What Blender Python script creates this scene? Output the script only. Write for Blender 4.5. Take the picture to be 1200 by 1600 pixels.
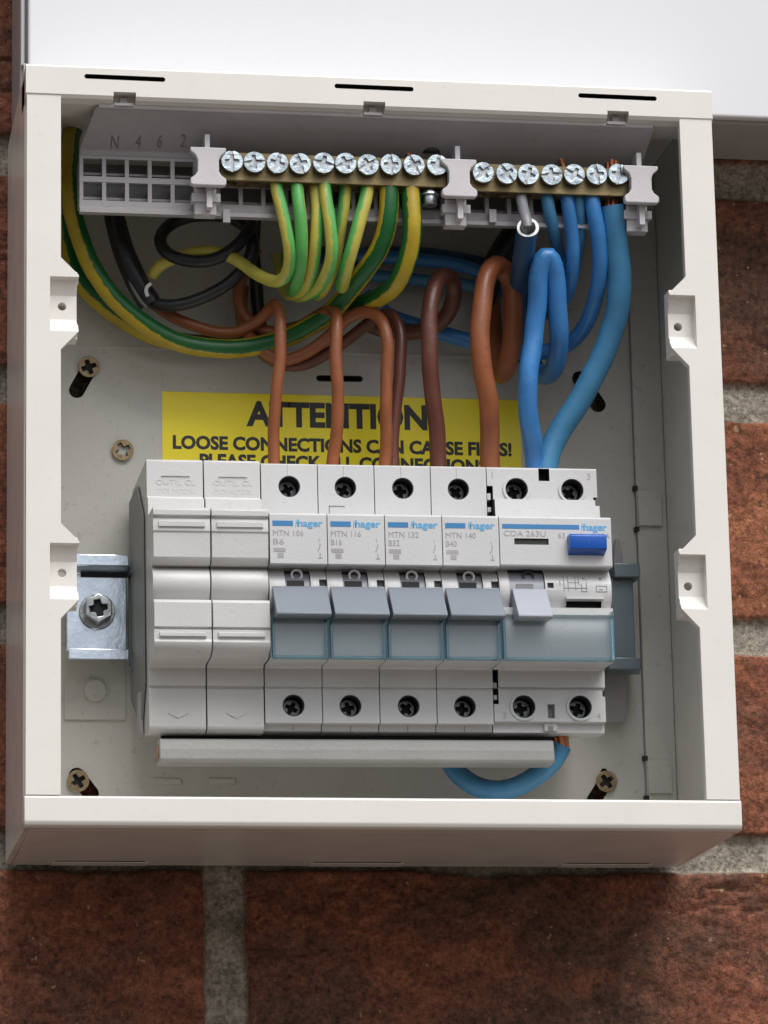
import bpy, bmesh, math, random
import numpy as np
from mathutils import Vector, Matrix, Euler

for o in list(bpy.data.objects):
    bpy.data.objects.remove(o, do_unlink=True)
SC = bpy.context.scene
COL = SC.collection
S = 0.001          # everything below is written in millimetres
random.seed(7)

# ------------------------------------------------------------------ camera
CAMP = Vector((-81.18, -1161.50, -167.04))
CAMR = Euler((1.805, 0.0198, -0.1673), 'XYZ')
FPX = 5911.4       # focal length in pixels of the 1200 px wide photograph
cd = bpy.data.cameras.new('camera')
cam = bpy.data.objects.new('camera', cd)
COL.objects.link(cam)
cam.location = CAMP * S
cam.rotation_euler = CAMR
cd.sensor_fit = 'HORIZONTAL'
cd.sensor_width = 36.0
cd.lens = 36.0 * FPX / 1200.0
cd.clip_start = 0.01
cd.clip_end = 100.0
SC.camera = cam

# ------------------------------------------------------------------ sky and sun
SUN_EL, SUN_AZ = 55.0, 20.0      # azimuth: degrees to the right of straight in front of the wall
w = bpy.data.worlds.new('World')
SC.world = w
w.use_nodes = True
nt = w.node_tree
for n in list(nt.nodes):
    nt.nodes.remove(n)
sky = nt.nodes.new('ShaderNodeTexSky')
sky.sky_type = 'NISHITA'
sky.sun_disc = False
sky.sun_elevation = math.radians(SUN_EL)
sky.sun_rotation = math.radians(180 - SUN_AZ)
sky.air_density = 1.0
sky.dust_density = 5.0
sky.ozone_density = 1.0
cloud = nt.nodes.new('ShaderNodeMixRGB')           # thin overcast in front of the blue
cloud.blend_type = 'MIX'
cloud.inputs[0].default_value = 0.75
cloud.inputs[2].default_value = (8.8, 9.2, 9.9, 1)
tc = nt.nodes.new('ShaderNodeTexCoord')
sp = nt.nodes.new('ShaderNodeSeparateXYZ')
rmp = nt.nodes.new('ShaderNodeMapRange')
rmp.inputs[1].default_value = 0.0
rmp.inputs[2].default_value = 0.38
mixg = nt.nodes.new('ShaderNodeMixRGB')
mixg.inputs[1].default_value = (1.75, 1.55, 1.38, 1)   # paving and garden below the horizon
bg = nt.nodes.new('ShaderNodeBackground')
bg.inputs[1].default_value = 0.10
out = nt.nodes.new('ShaderNodeOutputWorld')
L = nt.links.new
L(sky.outputs[0], cloud.inputs[1])
L(cloud.outputs[0], mixg.inputs[2])
L(tc.outputs['Generated'], sp.inputs[0])
L(sp.outputs['Z'], rmp.inputs[0])
L(rmp.outputs[0], mixg.inputs[0])
# added ramp dims the sky on the left to shade left-facing sides
rx = nt.nodes.new('ShaderNodeMapRange')
rx.inputs[1].default_value = -0.9
rx.inputs[2].default_value = 0.1
rx.inputs[3].default_value = 0.40
rx.inputs[4].default_value = 1.0
L(sp.outputs['X'], rx.inputs[0])
vs_ = nt.nodes.new('ShaderNodeVectorMath')
vs_.operation = 'SCALE'
L(mixg.outputs[0], vs_.inputs[0])
L(rx.outputs[0], vs_.inputs['Scale'])
L(vs_.outputs[0], bg.inputs[0])
L(bg.outputs[0], out.inputs[0])

sd = bpy.data.lights.new('sun', 'SUN')
sd.energy = 1.8
sd.angle = math.radians(42)
sd.color = (1.0, 0.985, 0.955)
sun = bpy.data.objects.new('sun', sd)
COL.objects.link(sun)
sun.location = (0.3, -2, 2)
a, e = math.radians(SUN_AZ), math.radians(SUN_EL)
sdir = Vector((math.sin(a) * math.cos(e), -math.cos(a) * math.cos(e), math.sin(e)))
sun.rotation_euler = sdir.to_track_quat('Z', 'Y').to_euler()

SC.view_settings.view_transform = 'Standard'
SC.view_settings.look = 'None'
SC.view_settings.gamma = 1.0
SC.view_settings.use_curve_mapping = False
SC.view_settings.exposure = 0.58
SC.render.engine = 'CYCLES'
SC.render.resolution_x = 768
SC.render.resolution_y = 1024
SC.cycles.max_bounces = 10
SC.cycles.transparent_max_bounces = 16

# ------------------------------------------------------------------ materials
def newmat(name):
    m = bpy.data.materials.new(name)
    m.use_nodes = True
    return m, m.node_tree, m.node_tree.nodes['Principled BSDF']

def N(t, kind, **kw):
    n = t.nodes.new(kind)
    for k, v in kw.items():
        setattr(n, k, v)
    return n

def plain(name, col, rough=0.45, metal=0.0, var=0.05, vs=60.0, bump=0.0, bs=900.0, spec=0.5, coat=0.0, dirt=0.0, sss=0.0):
    """base colour with faint mottling, roughness variation and fine grain"""
    m, t, b = newmat(name)
    g = N(t, 'ShaderNodeNewGeometry')
    no = N(t, 'ShaderNodeTexNoise')
    no.inputs['Scale'].default_value = vs
    no.inputs['Detail'].default_value = 5
    t.links.new(g.outputs['Position'], no.inputs['Vector'])
    r = N(t, 'ShaderNodeMapRange')
    r.inputs[3].default_value = 1 - var
    r.inputs[4].default_value = 1 + var
    r.inputs[1].default_value = 0.3
    r.inputs[2].default_value = 0.7
    t.links.new(no.outputs[0], r.inputs[0])
    mx = N(t, 'ShaderNodeVectorMath', operation='SCALE')
    mx.inputs[0].default_value = col
    t.links.new(r.outputs[0], mx.inputs['Scale'])
    last = mx.outputs[0]
    if dirt > 0:                                     # small scattered specks of dust and scuffs
        n2 = N(t, 'ShaderNodeTexNoise')
        n2.inputs['Scale'].default_value = 420
        n2.inputs['Detail'].default_value = 3
        t.links.new(g.outputs['Position'], n2.inputs['Vector'])
        r2 = N(t, 'ShaderNodeMapRange')
        r2.inputs[1].default_value = 0.60
        r2.inputs[2].default_value = 0.74
        r2.inputs[4].default_value = dirt
        t.links.new(n2.outputs[0], r2.inputs[0])
        md = N(t, 'ShaderNodeMixRGB')
        md.inputs[2].default_value = (0.16, 0.13, 0.10, 1)
        t.links.new(r2.outputs[0], md.inputs[0])
        t.links.new(last, md.inputs[1])
        last = md.outputs[0]
    t.links.new(last, b.inputs['Base Color'])
    r3 = N(t, 'ShaderNodeMapRange')
    r3.inputs[3].default_value = max(0.02, rough - 0.07)
    r3.inputs[4].default_value = rough + 0.07
    t.links.new(no.outputs[0], r3.inputs[0])
    t.links.new(r3.outputs[0], b.inputs['Roughness'])
    b.inputs['Metallic'].default_value = metal
    b.inputs['Specular IOR Level'].default_value = spec
    b.inputs['Coat Weight'].default_value = coat
    if bump > 0:
        n4 = N(t, 'ShaderNodeTexNoise')
        n4.inputs['Scale'].default_value = bs
        n4.inputs['Detail'].default_value = 2
        t.links.new(g.outputs['Position'], n4.inputs['Vector'])
        bp = N(t, 'ShaderNodeBump')
        bp.inputs['Strength'].default_value = bump
        bp.inputs['Distance'].default_value = 0.0002
        t.links.new(n4.outputs[0], bp.inputs['Height'])
        t.links.new(bp.outputs[0], b.inputs['Normal'])
    return m

M = {}
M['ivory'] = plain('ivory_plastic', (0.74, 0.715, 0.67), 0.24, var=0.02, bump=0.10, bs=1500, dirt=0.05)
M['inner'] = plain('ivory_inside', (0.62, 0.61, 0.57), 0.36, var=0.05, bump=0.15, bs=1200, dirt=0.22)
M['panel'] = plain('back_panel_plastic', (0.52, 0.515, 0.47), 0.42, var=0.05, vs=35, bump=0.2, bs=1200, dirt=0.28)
M['cabinet'] = plain('white_gloss_sheet', (0.70, 0.705, 0.73), 0.16, var=0.015, vs=8, bump=0.05, bs=300, dirt=0.03)
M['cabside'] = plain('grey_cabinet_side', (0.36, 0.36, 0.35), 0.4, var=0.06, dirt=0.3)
M['module'] = plain('light_grey_plastic', (0.55, 0.55, 0.55), 0.38, var=0.03, bump=0.25, bs=1400, dirt=0.10)
M['moduleb'] = plain('pale_grey_plastic', (0.54, 0.535, 0.525), 0.36, var=0.03, bump=0.25, bs=1400, dirt=0.10)
M['lever'] = plain('lever_grey', (0.175, 0.20, 0.235), 0.38, var=0.04, bump=0.1)
M['leverl'] = plain('lever_light_grey', (0.34, 0.36, 0.41), 0.38, var=0.04, bump=0.1)
M['rotor'] = plain('rotor_grey', (0.30, 0.31, 0.34), 0.4, var=0.05)
M['rail'] = plain('lilac_plastic_shaded', (0.34, 0.325, 0.335), 0.42, var=0.06, bump=0.2, dirt=0.2)  # same plastic as the holder, darkened because it sits in shade
M['endshade'] = plain('shaded_grey_plastic', (0.20, 0.20, 0.195), 0.5, var=0.06, bump=0.2, dirt=0.2)  # rail plastic darkened further, shade painted into its colour
M['screwzinc'] = plain('tarnished_zinc', (0.50, 0.57, 0.60), 0.27, metal=1.0, var=0.38, vs=420, bump=0.7, bs=700, dirt=0.35)
M['holder'] = plain('lilac_plastic_lit', (0.58, 0.56, 0.58), 0.4, var=0.05, bump=0.2, dirt=0.12)  # same plastic as the carrier, in its lit tone
M['black'] = plain('black_plastic_and_shade', (0.012, 0.012, 0.014), 0.4, var=0.2)
M['dark'] = plain('dark_opening_and_shade', (0.02, 0.018, 0.02), 0.7, var=0.2)  # near-black inside openings; also stands in for shade on the bracket
M['zinc'] = plain('zinc_plated_steel', (0.66, 0.74, 0.83), 0.24, metal=1.0, var=0.16, vs=140, bump=0.3, bs=500)
M['zincd'] = plain('dull_zinc', (0.42, 0.44, 0.45), 0.32, metal=1.0, var=0.3, vs=300, bump=0.4, bs=900)
M['socket'] = plain('dark_terminal_steel', (0.16, 0.17, 0.17), 0.38, metal=1.0, var=0.4, vs=400, bump=0.4)
M['brass'] = plain('dull_brass', (0.22, 0.17, 0.085), 0.42, metal=0.8, var=0.3, vs=220, bump=0.4, dirt=0.4)
M['yellowscrew'] = plain('yellow_passivated_steel', (0.27, 0.20, 0.11), 0.42, metal=0.75, var=0.35, vs=350, bump=0.4, dirt=0.3)
M['copper'] = plain('bare_copper', (0.62, 0.24, 0.12), 0.35, metal=0.9, var=0.3, vs=400, bump=0.5)
M['brownpvc'] = plain('brown_pvc', (0.28, 0.090, 0.034), 0.36, var=0.16, vs=110, bump=0.5, bs=700, dirt=0.2)
M['brownpvc2'] = plain('dark_brown_pvc', (0.125, 0.042, 0.028), 0.36, var=0.18, vs=110, bump=0.5, bs=700, dirt=0.2)
M['bluepvc'] = plain('blue_pvc', (0.045, 0.21, 0.52), 0.34, var=0.16, vs=110, bump=0.5, bs=700, dirt=0.12)
M['bluepvc2'] = plain('pale_blue_pvc', (0.055, 0.22, 0.40), 0.38, var=0.14, vs=110, bump=0.5, bs=700, dirt=0.15)
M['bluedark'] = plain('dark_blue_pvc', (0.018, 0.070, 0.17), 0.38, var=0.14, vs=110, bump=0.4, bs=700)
M['blackpvc'] = plain('black_pvc', (0.016, 0.017, 0.021), 0.34, var=0.3, vs=110, bump=0.4, bs=700, dirt=0.1)
M['greypvc'] = plain('grey_pvc', (0.20, 0.205, 0.22), 0.4, var=0.1, bump=0.4)
M['whitepvc'] = plain('white_pvc', (0.75, 0.76, 0.78), 0.4, var=0.05)
M['yellow'] = plain('sticker_yellow', (0.95, 0.79, 0.008), 0.35, var=0.04, vs=30)
M['ink'] = plain('black_ink', (0.012, 0.012, 0.012), 0.4, var=0.1)
M['printgrey'] = plain('grey_print', (0.35, 0.34, 0.35), 0.5, var=0.1)
M['printmid'] = plain('mid_grey_print', (0.22, 0.22, 0.23), 0.5, var=0.1)
M['printblue'] = plain('blue_print', (0.035, 0.19, 0.42), 0.4, var=0.06)
M['printsky'] = plain('sky_blue_print', (0.10, 0.36, 0.62), 0.4, var=0.06)
M['whiteprint'] = plain('white_print', (0.8, 0.8, 0.8), 0.4, var=0.03)
M['button'] = plain('blue_button_plastic', (0.008, 0.085, 0.42), 0.25, var=0.05)
M['window'] = plain('green_black_window', (0.035, 0.045, 0.032), 0.3, var=0.2)
M['railshade'] = plain('shaded_blue_grey_rail', (0.13, 0.165, 0.185), 0.40, metal=0.35, var=0.1, bump=0.2)  # shadowed zinc: the shade is put into this blue grey
M['busgrey'] = plain('busbar_grey_pvc', (0.32, 0.32, 0.305), 0.42, var=0.06, bump=0.5, bs=700, dirt=0.12)
M['engrave'] = plain('engraved_shadow_grey', (0.265, 0.25, 0.255), 0.6, var=0.1)

def clear_plastic(name, tint):
    m, t, b = newmat(name)
    tr = N(t, 'ShaderNodeBsdfTransparent')
    tr.inputs[0].default_value = tint
    gl = N(t, 'ShaderNodeBsdfGlossy')
    gl.inputs['Roughness'].default_value = 0.12
    gl.inputs['Color'].default_value = (0.85, 0.95, 1.0, 1)
    fr = N(t, 'ShaderNodeFresnel')
    fr.inputs[0].default_value = 1.5
    mx = N(t, 'ShaderNodeMixShader')
    t.links.new(fr.outputs[0], mx.inputs[0])
    t.links.new(tr.outputs[0], mx.inputs[1])
    t.links.new(gl.outputs[0], mx.inputs[2])
    t.links.new(mx.outputs[0], t.nodes['Material Output'].inputs[0])
    return m
M['clear'] = clear_plastic('clear_plastic', (0.972, 0.99, 0.994, 1))
M['clearedge'] = clear_plastic('clear_plastic_edge', (0.72, 0.90, 0.95, 1))

def stripe_mat(name, green, yellow, duty=0.46, freq=2.0, twist=0.0):
    """green and yellow bands running along the cable (u goes round it, v along it in mm)"""
    m, t, b = newmat(name)
    uv = N(t, 'ShaderNodeUVMap', uv_map='UVMap')
    g = N(t, 'ShaderNodeNewGeometry')
    no = N(t, 'ShaderNodeTexNoise')
    no.inputs['Scale'].default_value = 500
    no.inputs['Detail'].default_value = 3
    t.links.new(g.outputs['Position'], no.inputs['Vector'])
    s = N(t, 'ShaderNodeSeparateXYZ')
    t.links.new(uv.outputs[0], s.inputs[0])
    a1 = N(t, 'ShaderNodeMath', operation='MULTIPLY')
    a1.inputs[1].default_value = freq
    t.links.new(s.outputs[0], a1.inputs[0])
    a2 = N(t, 'ShaderNodeMath', operation='MULTIPLY_ADD')
    a2.inputs[1].default_value = twist
    t.links.new(s.outputs[1], a2.inputs[0])
    t.links.new(a1.outputs[0], a2.inputs[2])
    a3 = N(t, 'ShaderNodeMath', operation='MULTIPLY_ADD')
    a3.inputs[1].default_value = 0.12
    t.links.new(no.outputs[0], a3.inputs[0])
    t.links.new(a2.outputs[0], a3.inputs[2])
    f = N(t, 'ShaderNodeMath', operation='FRACT')
    t.links.new(a3.outputs[0], f.inputs[0])
    cr = N(t, 'ShaderNodeValToRGB')
    els = cr.color_ramp.elements
    els[0].position = 0.0
    els[0].color = (*yellow, 1)
    els[1].position = duty
    els[1].color = (*yellow, 1)
    e2 = els.new(duty + 0.04)
    e2.color = (*green, 1)
    e3 = els.new(0.97)
    e3.color = (*green, 1)
    e4 = els.new(1.0)
    e4.color = (*yellow, 1)
    t.links.new(f.outputs[0], cr.inputs[0])
    n2 = N(t, 'ShaderNodeTexNoise')
    n2.inputs['Scale'].default_value = 160
    n2.inputs['Detail'].default_value = 4
    t.links.new(g.outputs['Position'], n2.inputs['Vector'])
    r = N(t, 'ShaderNodeMapRange')
    r.inputs[3].default_value = 0.7
    r.inputs[4].default_value = 1.25
    t.links.new(n2.outputs[0], r.inputs[0])
    vm = N(t, 'ShaderNodeVectorMath', operation='SCALE')
    t.links.new(cr.outputs[0], vm.inputs[0])
    t.links.new(r.outputs[0], vm.inputs['Scale'])
    t.links.new(vm.outputs[0], b.inputs['Base Color'])
    b.inputs['Roughness'].default_value = 0.38
    bp = N(t, 'ShaderNodeBump')
    bp.inputs['Strength'].default_value = 0.5
    bp.inputs['Distance'].default_value = 0.0002
    t.links.new(no.outputs[0], bp.inputs['Height'])
    t.links.new(bp.outputs[0], b.inputs['Normal'])
    return m
M['gy'] = stripe_mat('green_yellow_pvc', (0.11, 0.42, 0.10), (0.52, 0.47, 0.085), 0.46, 1.0)
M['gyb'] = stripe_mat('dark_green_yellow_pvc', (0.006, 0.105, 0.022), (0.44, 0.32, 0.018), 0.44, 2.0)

# ------------------------------------------------------------------ mesh building
def at(px, py, Y):
    """world point (mm) seen at photograph pixel px, py at the distance Y from the wall"""
    d = CAMR.to_matrix() @ Vector(((px - 600) / FPX, -(py - 800) / FPX, -1.0))
    t = (Y - CAMP.y) / d.y
    return CAMP + d * t

def X(px, py, Y): return at(px, py, Y).x
def Z(px, py, Y): return at(px, py, Y).z

class MB:
    def __init__(self):
        self.bm = bmesh.new()
        self.uv = self.bm.loops.layers.uv.new('UVMap')
        self.mats = []
    def mi(self, m):
        if m not in self.mats:
            self.mats.append(m)
        return self.mats.index(m)
    def poly(self, vs, fs, mat, smooth=False):
        bv = [self.bm.verts.new(v) for v in vs]
        k = self.mi(mat)
        for f in fs:
            try:
                fc = self.bm.faces.new([bv[i] for i in f])
                fc.material_index = k
                fc.smooth = smooth
            except ValueError:
                pass
        return bv
    def box(self, x0, x1, y0, y1, z0, z1, mat='module'):
        v = [(x, y, z) for x in (x0, x1) for y in (y0, y1) for z in (z0, z1)]
        self.poly(v, [(0, 1, 3, 2), (4, 6, 7, 5), (0, 4, 5, 1), (2, 3, 7, 6), (0, 2, 6, 4), (1, 5, 7, 3)], mat)
        return self
    def prism(self, pts, a, b, mat='module', axis='x', smooth=False):
        """pts in the plane across axis: x -> (y,z); y -> (x,z); z -> (x,y)"""
        def P(u, v, s):
            return (s, u, v) if axis == 'x' else ((u, s, v) if axis == 'y' else (u, v, s))
        n = len(pts)
        v = [P(u, q, a) for u, q in pts] + [P(u, q, b) for u, q in pts]
        f = [tuple(range(n)), tuple(range(2 * n - 1, n - 1, -1))]
        f += [(i, i + n, (i + 1) % n + n, (i + 1) % n) for i in range(n)]
        self.poly(v, f, mat, smooth)
        return self
    def cyl(self, c, r, h, mat, axis='y', n=32, r2=None):
        """from c towards +axis by h"""
        r2 = r if r2 is None else r2
        vs = []
        for rr, t in ((r, 0), (r2, h)):
            for i in range(n):
                a = 2 * math.pi * i / n
                u, v = rr * math.cos(a), rr * math.sin(a)
                vs.append((c[0] + u, c[1] + t, c[2] + v) if axis == 'y' else ((c[0] + t, c[1] + u, c[2] + v) if axis == 'x' else (c[0] + u, c[1] + v, c[2] + t)))
        f = [tuple(range(n)), tuple(range(2 * n - 1, n - 1, -1))]
        f += [(i, i + n, (i + 1) % n + n, (i + 1) % n) for i in range(n)]
        self.poly(vs, f, mat, True)
        return self
    def ring(self, c, ro, ri, y0, y1, mat, n=36, arc=(0, 1)):
        """flat ring facing the viewer between y0 and y1"""
        vs, f = [], []
        full = arc == (0, 1)
        m = n if full else n + 1
        for i in range(m):
            a = 2 * math.pi * (arc[0] + (arc[1] - arc[0]) * i / n)
            ca, sa = math.cos(a), math.sin(a)
            for r, y in ((ro, y0), (ri, y0), (ri, y1), (ro, y1)):
                vs.append((c[0] + r * ca, y, c[1] + r * sa))
        for i in range(n):
            j = (i + 1) % m
            for k in range(4):
                f.append((i * 4 + k, i * 4 + (k + 1) % 4, j * 4 + (k + 1) % 4, j * 4 + k))
        self.poly(vs, f, mat, True)
        return self
    def tube(self, pts, r, mat, n=18, step=2.0, phase=0.0, cap=True, twist=0.0):
        P = [Vector(p) for p in pts]
        P = [P[0] * 2 - P[1]] + P + [P[-1] * 2 - P[-2]]
        out = []
        for i in range(1, len(P) - 2):
            p0, p1, p2, p3 = P[i - 1:i + 3]
            # centripetal spline keeps close points from kinking
            t0 = 0; t1 = t0 + max(1e-3, (p1 - p0).length) ** .5
            t2 = t1 + max(1e-3, (p2 - p1).length) ** .5
            t3 = t2 + max(1e-3, (p3 - p2).length) ** .5
            k = max(2, int((p2 - p1).length / step))
            for j in range(k):
                t = t1 + (t2 - t1) * j / k
                A1 = p0 * ((t1 - t) / (t1 - t0)) + p1 * ((t - t0) / (t1 - t0))
                A2 = p1 * ((t2 - t) / (t2 - t1)) + p2 * ((t - t1) / (t2 - t1))
                A3 = p2 * ((t3 - t) / (t3 - t2)) + p3 * ((t - t2) / (t3 - t2))
                B1 = A1 * ((t2 - t) / (t2 - t0)) + A2 * ((t - t0) / (t2 - t0))
                B2 = A2 * ((t3 - t) / (t3 - t1)) + A3 * ((t - t1) / (t3 - t1))
                out.append(B1 * ((t2 - t) / (t2 - t1)) + B2 * ((t - t1) / (t2 - t1)))
        out.append(P[-2])
        # a hand-bent cable is never perfectly even
        sd_ = random.uniform(0, 100)
        if isinstance(r, tuple) or r > 1.0:
            for i in range(2, len(out) - 2):
                q_ = i * step * .11 + sd_
                out[i] = out[i] + Vector((math.sin(q_ * 1.9) + .6 * math.sin(q_ * 4.3 + 1), .3 * math.cos(q_ * 2.7), .5 * math.sin(q_ * 3.1 + 2))) * .22
        # even out the bends
        for _ in range(3):
            o2 = [out[0]]
            for i in range(1, len(out) - 1):
                o2.append(out[i] * .5 + (out[i - 1] + out[i + 1]) * .25)
            o2.append(out[-1])
            out = o2
        k = self.mi(mat)
        T = (out[1] - out[0]).normalized()
        ref = Vector((0, -1, 0))
        if abs(T.dot(ref)) > 0.95:
            ref = Vector((1, 0, 0))
        nrm = (ref - T * ref.dot(T)).normalized()
        rings = []
        ln = 0
        for i, p in enumerate(out):
            if i:
                ln += (p - out[i - 1]).length
            T2 = (out[min(i + 1, len(out) - 1)] - out[max(i - 1, 0)]).normalized()
            q = T.rotation_difference(T2)
            nrm = (q @ nrm)
            nrm = (nrm - T2 * nrm.dot(T2)).normalized()
            T = T2
            bn = T.cross(nrm)
            rr = r[0] + (r[1] - r[0]) * i / (len(out) - 1) if isinstance(r, tuple) else r
            ring = []
            for j in range(n):
                a = 2 * math.pi * (j / n + phase + twist * ln)
                ring.append(self.bm.verts.new(p + (nrm * math.cos(a) + bn * math.sin(a)) * rr))
            rings.append((ring, ln))
        for (A, la), (B, lb) in zip(rings[:-1], rings[1:]):
            for j in range(n):
                j2 = (j + 1) % n
                f = self.bm.faces.new((A[j], A[j2], B[j2], B[j]))
                f.material_index = k
                f.smooth = True
                for lp, uvv in zip(f.loops, ((j / n, la), ((j + 1) / n, la), ((j + 1) / n, lb), (j / n, lb))):
                    lp[self.uv].uv = uvv
        if cap:
            for ring in (rings[0][0], rings[-1][0]):
                f = self.bm.faces.new(ring)
                f.material_index = k
        return self
    def text(self, s, x, z, y, h, mat, width=None, bold=0.0, depth=0.06, align='LEFT', shear=0.0, flip=1):
        """upright text facing the viewer; x,z the lower left corner (or centre), h the cap height"""
        c = bpy.data.curves.new('t', 'FONT')
        c.body = s
        c.size = h / 0.70
        c.offset = bold * h
        c.extrude = depth / 2
        c.resolution_u = 3
        c.shear = shear
        o = bpy.data.objects.new('t', c)
        COL.objects.link(o)
        dg = bpy.context.evaluated_depsgraph_get()
        me = bpy.data.meshes.new_from_object(o.evaluated_get(dg))
        bpy.data.objects.remove(o)
        xs = [v.co.x for v in me.vertices]
        x0, x1 = min(xs), max(xs)
        sx = (width / (x1 - x0)) if width else 1.0
        off = x if align == 'LEFT' else x - (x1 - x0) * sx / 2
        k = self.mi(mat)
        bv = [self.bm.verts.new((off + (v.co.x - x0) * sx, y - v.co.z, z + v.co.y * flip)) for v in me.vertices]
        for p in me.polygons:
            try:
                f = self.bm.faces.new([bv[i] for i in p.vertices])
                f.material_index = k
            except ValueError:
                pass
        bpy.data.meshes.remove(me)
        return self
    def raw_object(self, name='tmp'):
        bmesh.ops.recalc_face_normals(self.bm, faces=self.bm.faces[:])
        me = bpy.data.meshes.new(name)
        self.bm.to_mesh(me)
        for m in self.mats:
            me.materials.append(M[m])
        o = bpy.data.objects.new(name, me)
        COL.objects.link(o)
        return o
    def build(self, name, parent=None, cuts=(), adds=(), bevel=0.0, seg=2, extra=None, label=None, angle=35, recalc=True):
        """links ONE mesh object. cuts / adds are MBs for boolean difference / union; extra is joined unbevelled"""
        if cuts or adds or bevel > 0:
            o = self.raw_object()
            tmp = [o]
            for op, lst in (('UNION', adds), ('DIFFERENCE', cuts)):
                for c in lst:
                    for m in c.mats:      # same material order
                        if m not in self.mats:
                            self.mats.append(m)
                            o.data.materials.append(M[m])
                    remap = [self.mats.index(m) for m in c.mats]
                    for f in c.bm.faces:
                        f.material_index = remap[f.material_index]
                    c.mats = list(self.mats)
                    co = c.raw_object()
                    tmp.append(co)
                    md = o.modifiers.new('b', 'BOOLEAN')
                    md.operation = op
                    md.solver = 'EXACT'
                    md.object = co
            if bevel > 0:
                md = o.modifiers.new('v', 'BEVEL')
                md.width = bevel
                md.segments = seg
                md.limit_method = 'ANGLE'
                md.angle_limit = math.radians(angle)
                md.use_clamp_overlap = True
            dg = bpy.context.evaluated_depsgraph_get()
            me = bpy.data.meshes.new_from_object(o.evaluated_get(dg))
            for t in tmp:
                bpy.data.objects.remove(t)
            b2 = bmesh.new()
            b2.from_mesh(me)
            bpy.data.meshes.remove(me)
        else:
            if recalc:
                bmesh.ops.recalc_face_normals(self.bm, faces=self.bm.faces[:])
            b2 = self.bm
        mats = list(self.mats)
        if extra is not None:
            bmesh.ops.recalc_face_normals(extra.bm, faces=extra.bm.faces[:])
            for m in extra.mats:
                if m not in mats:
                    mats.append(m)
            remap = [mats.index(m) for m in extra.mats]
            for f in extra.bm.faces:
                f.material_index = remap[f.material_index]
            me2 = bpy.data.meshes.new('x')
            extra.bm.to_mesh(me2)
            b2.from_mesh(me2)
            bpy.data.meshes.remove(me2)
        me = bpy.data.meshes.new(name)
        org = Vector((0, 0, 0))
        if parent is not None:
            org = Vector(parent['_org'])
        else:
            cs = [v.co for v in b2.verts]
            lo = Vector((min(c.x for c in cs), min(c.y for c in cs), min(c.z for c in cs)))
            hi = Vector((max(c.x for c in cs), max(c.y for c in cs), max(c.z for c in cs)))
            org = (lo + hi) / 2
        for v in b2.verts:
            v.co = (v.co - org) * S
        for f in b2.faces:
            # large flat faces stay flat so that bevels and booleans do not smear across them
            ar = f.calc_area() * 1e6
            f.normal_update()
            nn_ = max(abs(f.normal.x), abs(f.normal.y), abs(f.normal.z))
            f.smooth = not (ar > 60 or (len(f.verts) > 4 and ar > 2) or (nn_ > 0.99995 and len(f.verts) != 18))
        fl = [f.smooth for f in b2.faces]
        b2.to_mesh(me)
        b2.free()
        for m in mats:
            me.materials.append(M[m])
        me.set_sharp_from_angle(angle=math.radians(32))
        me.polygons.foreach_set('use_smooth', fl)
        o = bpy.data.objects.new(name, me)
        COL.objects.link(o)
        o['_org'] = tuple(org)
        if parent is not None:
            o.parent = parent
            # a part of a part hangs off its own parent's origin
            o['_org'] = tuple(org)
        else:
            o.location = org * S
        if label:
            o['label'] = label
        return o

def tag(o, label=None, cat=None, group=None, kind=None):
    if label: o['label'] = label
    if cat: o['category'] = cat
    if group: o['group'] = group
    if kind: o['kind'] = kind
    return o

def thing(name, org, label, cat, group=None):
    o = bpy.data.objects.new(name, None)
    o.empty_display_size = 0.005
    COL.objects.link(o)
    o.location = Vector(org) * S
    o['_org'] = tuple(org)
    return tag(o, label, cat, group)

def dup(root, shift, label, skip=()):
    """a copy of a thing with copies of its parts and sub-parts, moved by shift (mm)"""
    def rec(src, par):
        c = src.copy()
        COL.objects.link(c)
        c['_org'] = tuple(Vector(src['_org']) + Vector(shift))
        if par is not None:
            c.parent = par
        for ch in src.children:
            if ch.name.split('.')[0] not in skip:
                rec(ch, c)
        return c
    c = rec(root, None)
    c.location = root.location + Vector(shift) * S
    c['label'] = label
    return c

# ------------------------------------------------------------------ brick wall
def value_noise(x, z, sx, sz, seed):
    rs = np.random.RandomState(seed)
    lat = rs.rand(256, 256)
    u, v = x / sx, z / sz
    iu, iv = np.floor(u).astype(int), np.floor(v).astype(int)
    fu, fv = u - iu, v - iv
    fu, fv = fu * fu * (3 - 2 * fu), fv * fv * (3 - 2 * fv)
    g = lambda a, b: lat[a % 256, b % 256]
    return (g(iu, iv) * (1 - fu) * (1 - fv) + g(iu + 1, iv) * fu * (1 - fv) + g(iu, iv + 1) * (1 - fu) * fv + g(iu + 1, iv + 1) * fu * fv) - .5

def fbm(x, z, sx, sz, seed, oct=4):
    r, a = 0, 1
    for k in range(oct):
        r = r + a * value_noise(x, z, sx / 2 ** k, sz / 2 ** k, seed + k)
        a *= .55
    return r

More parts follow.
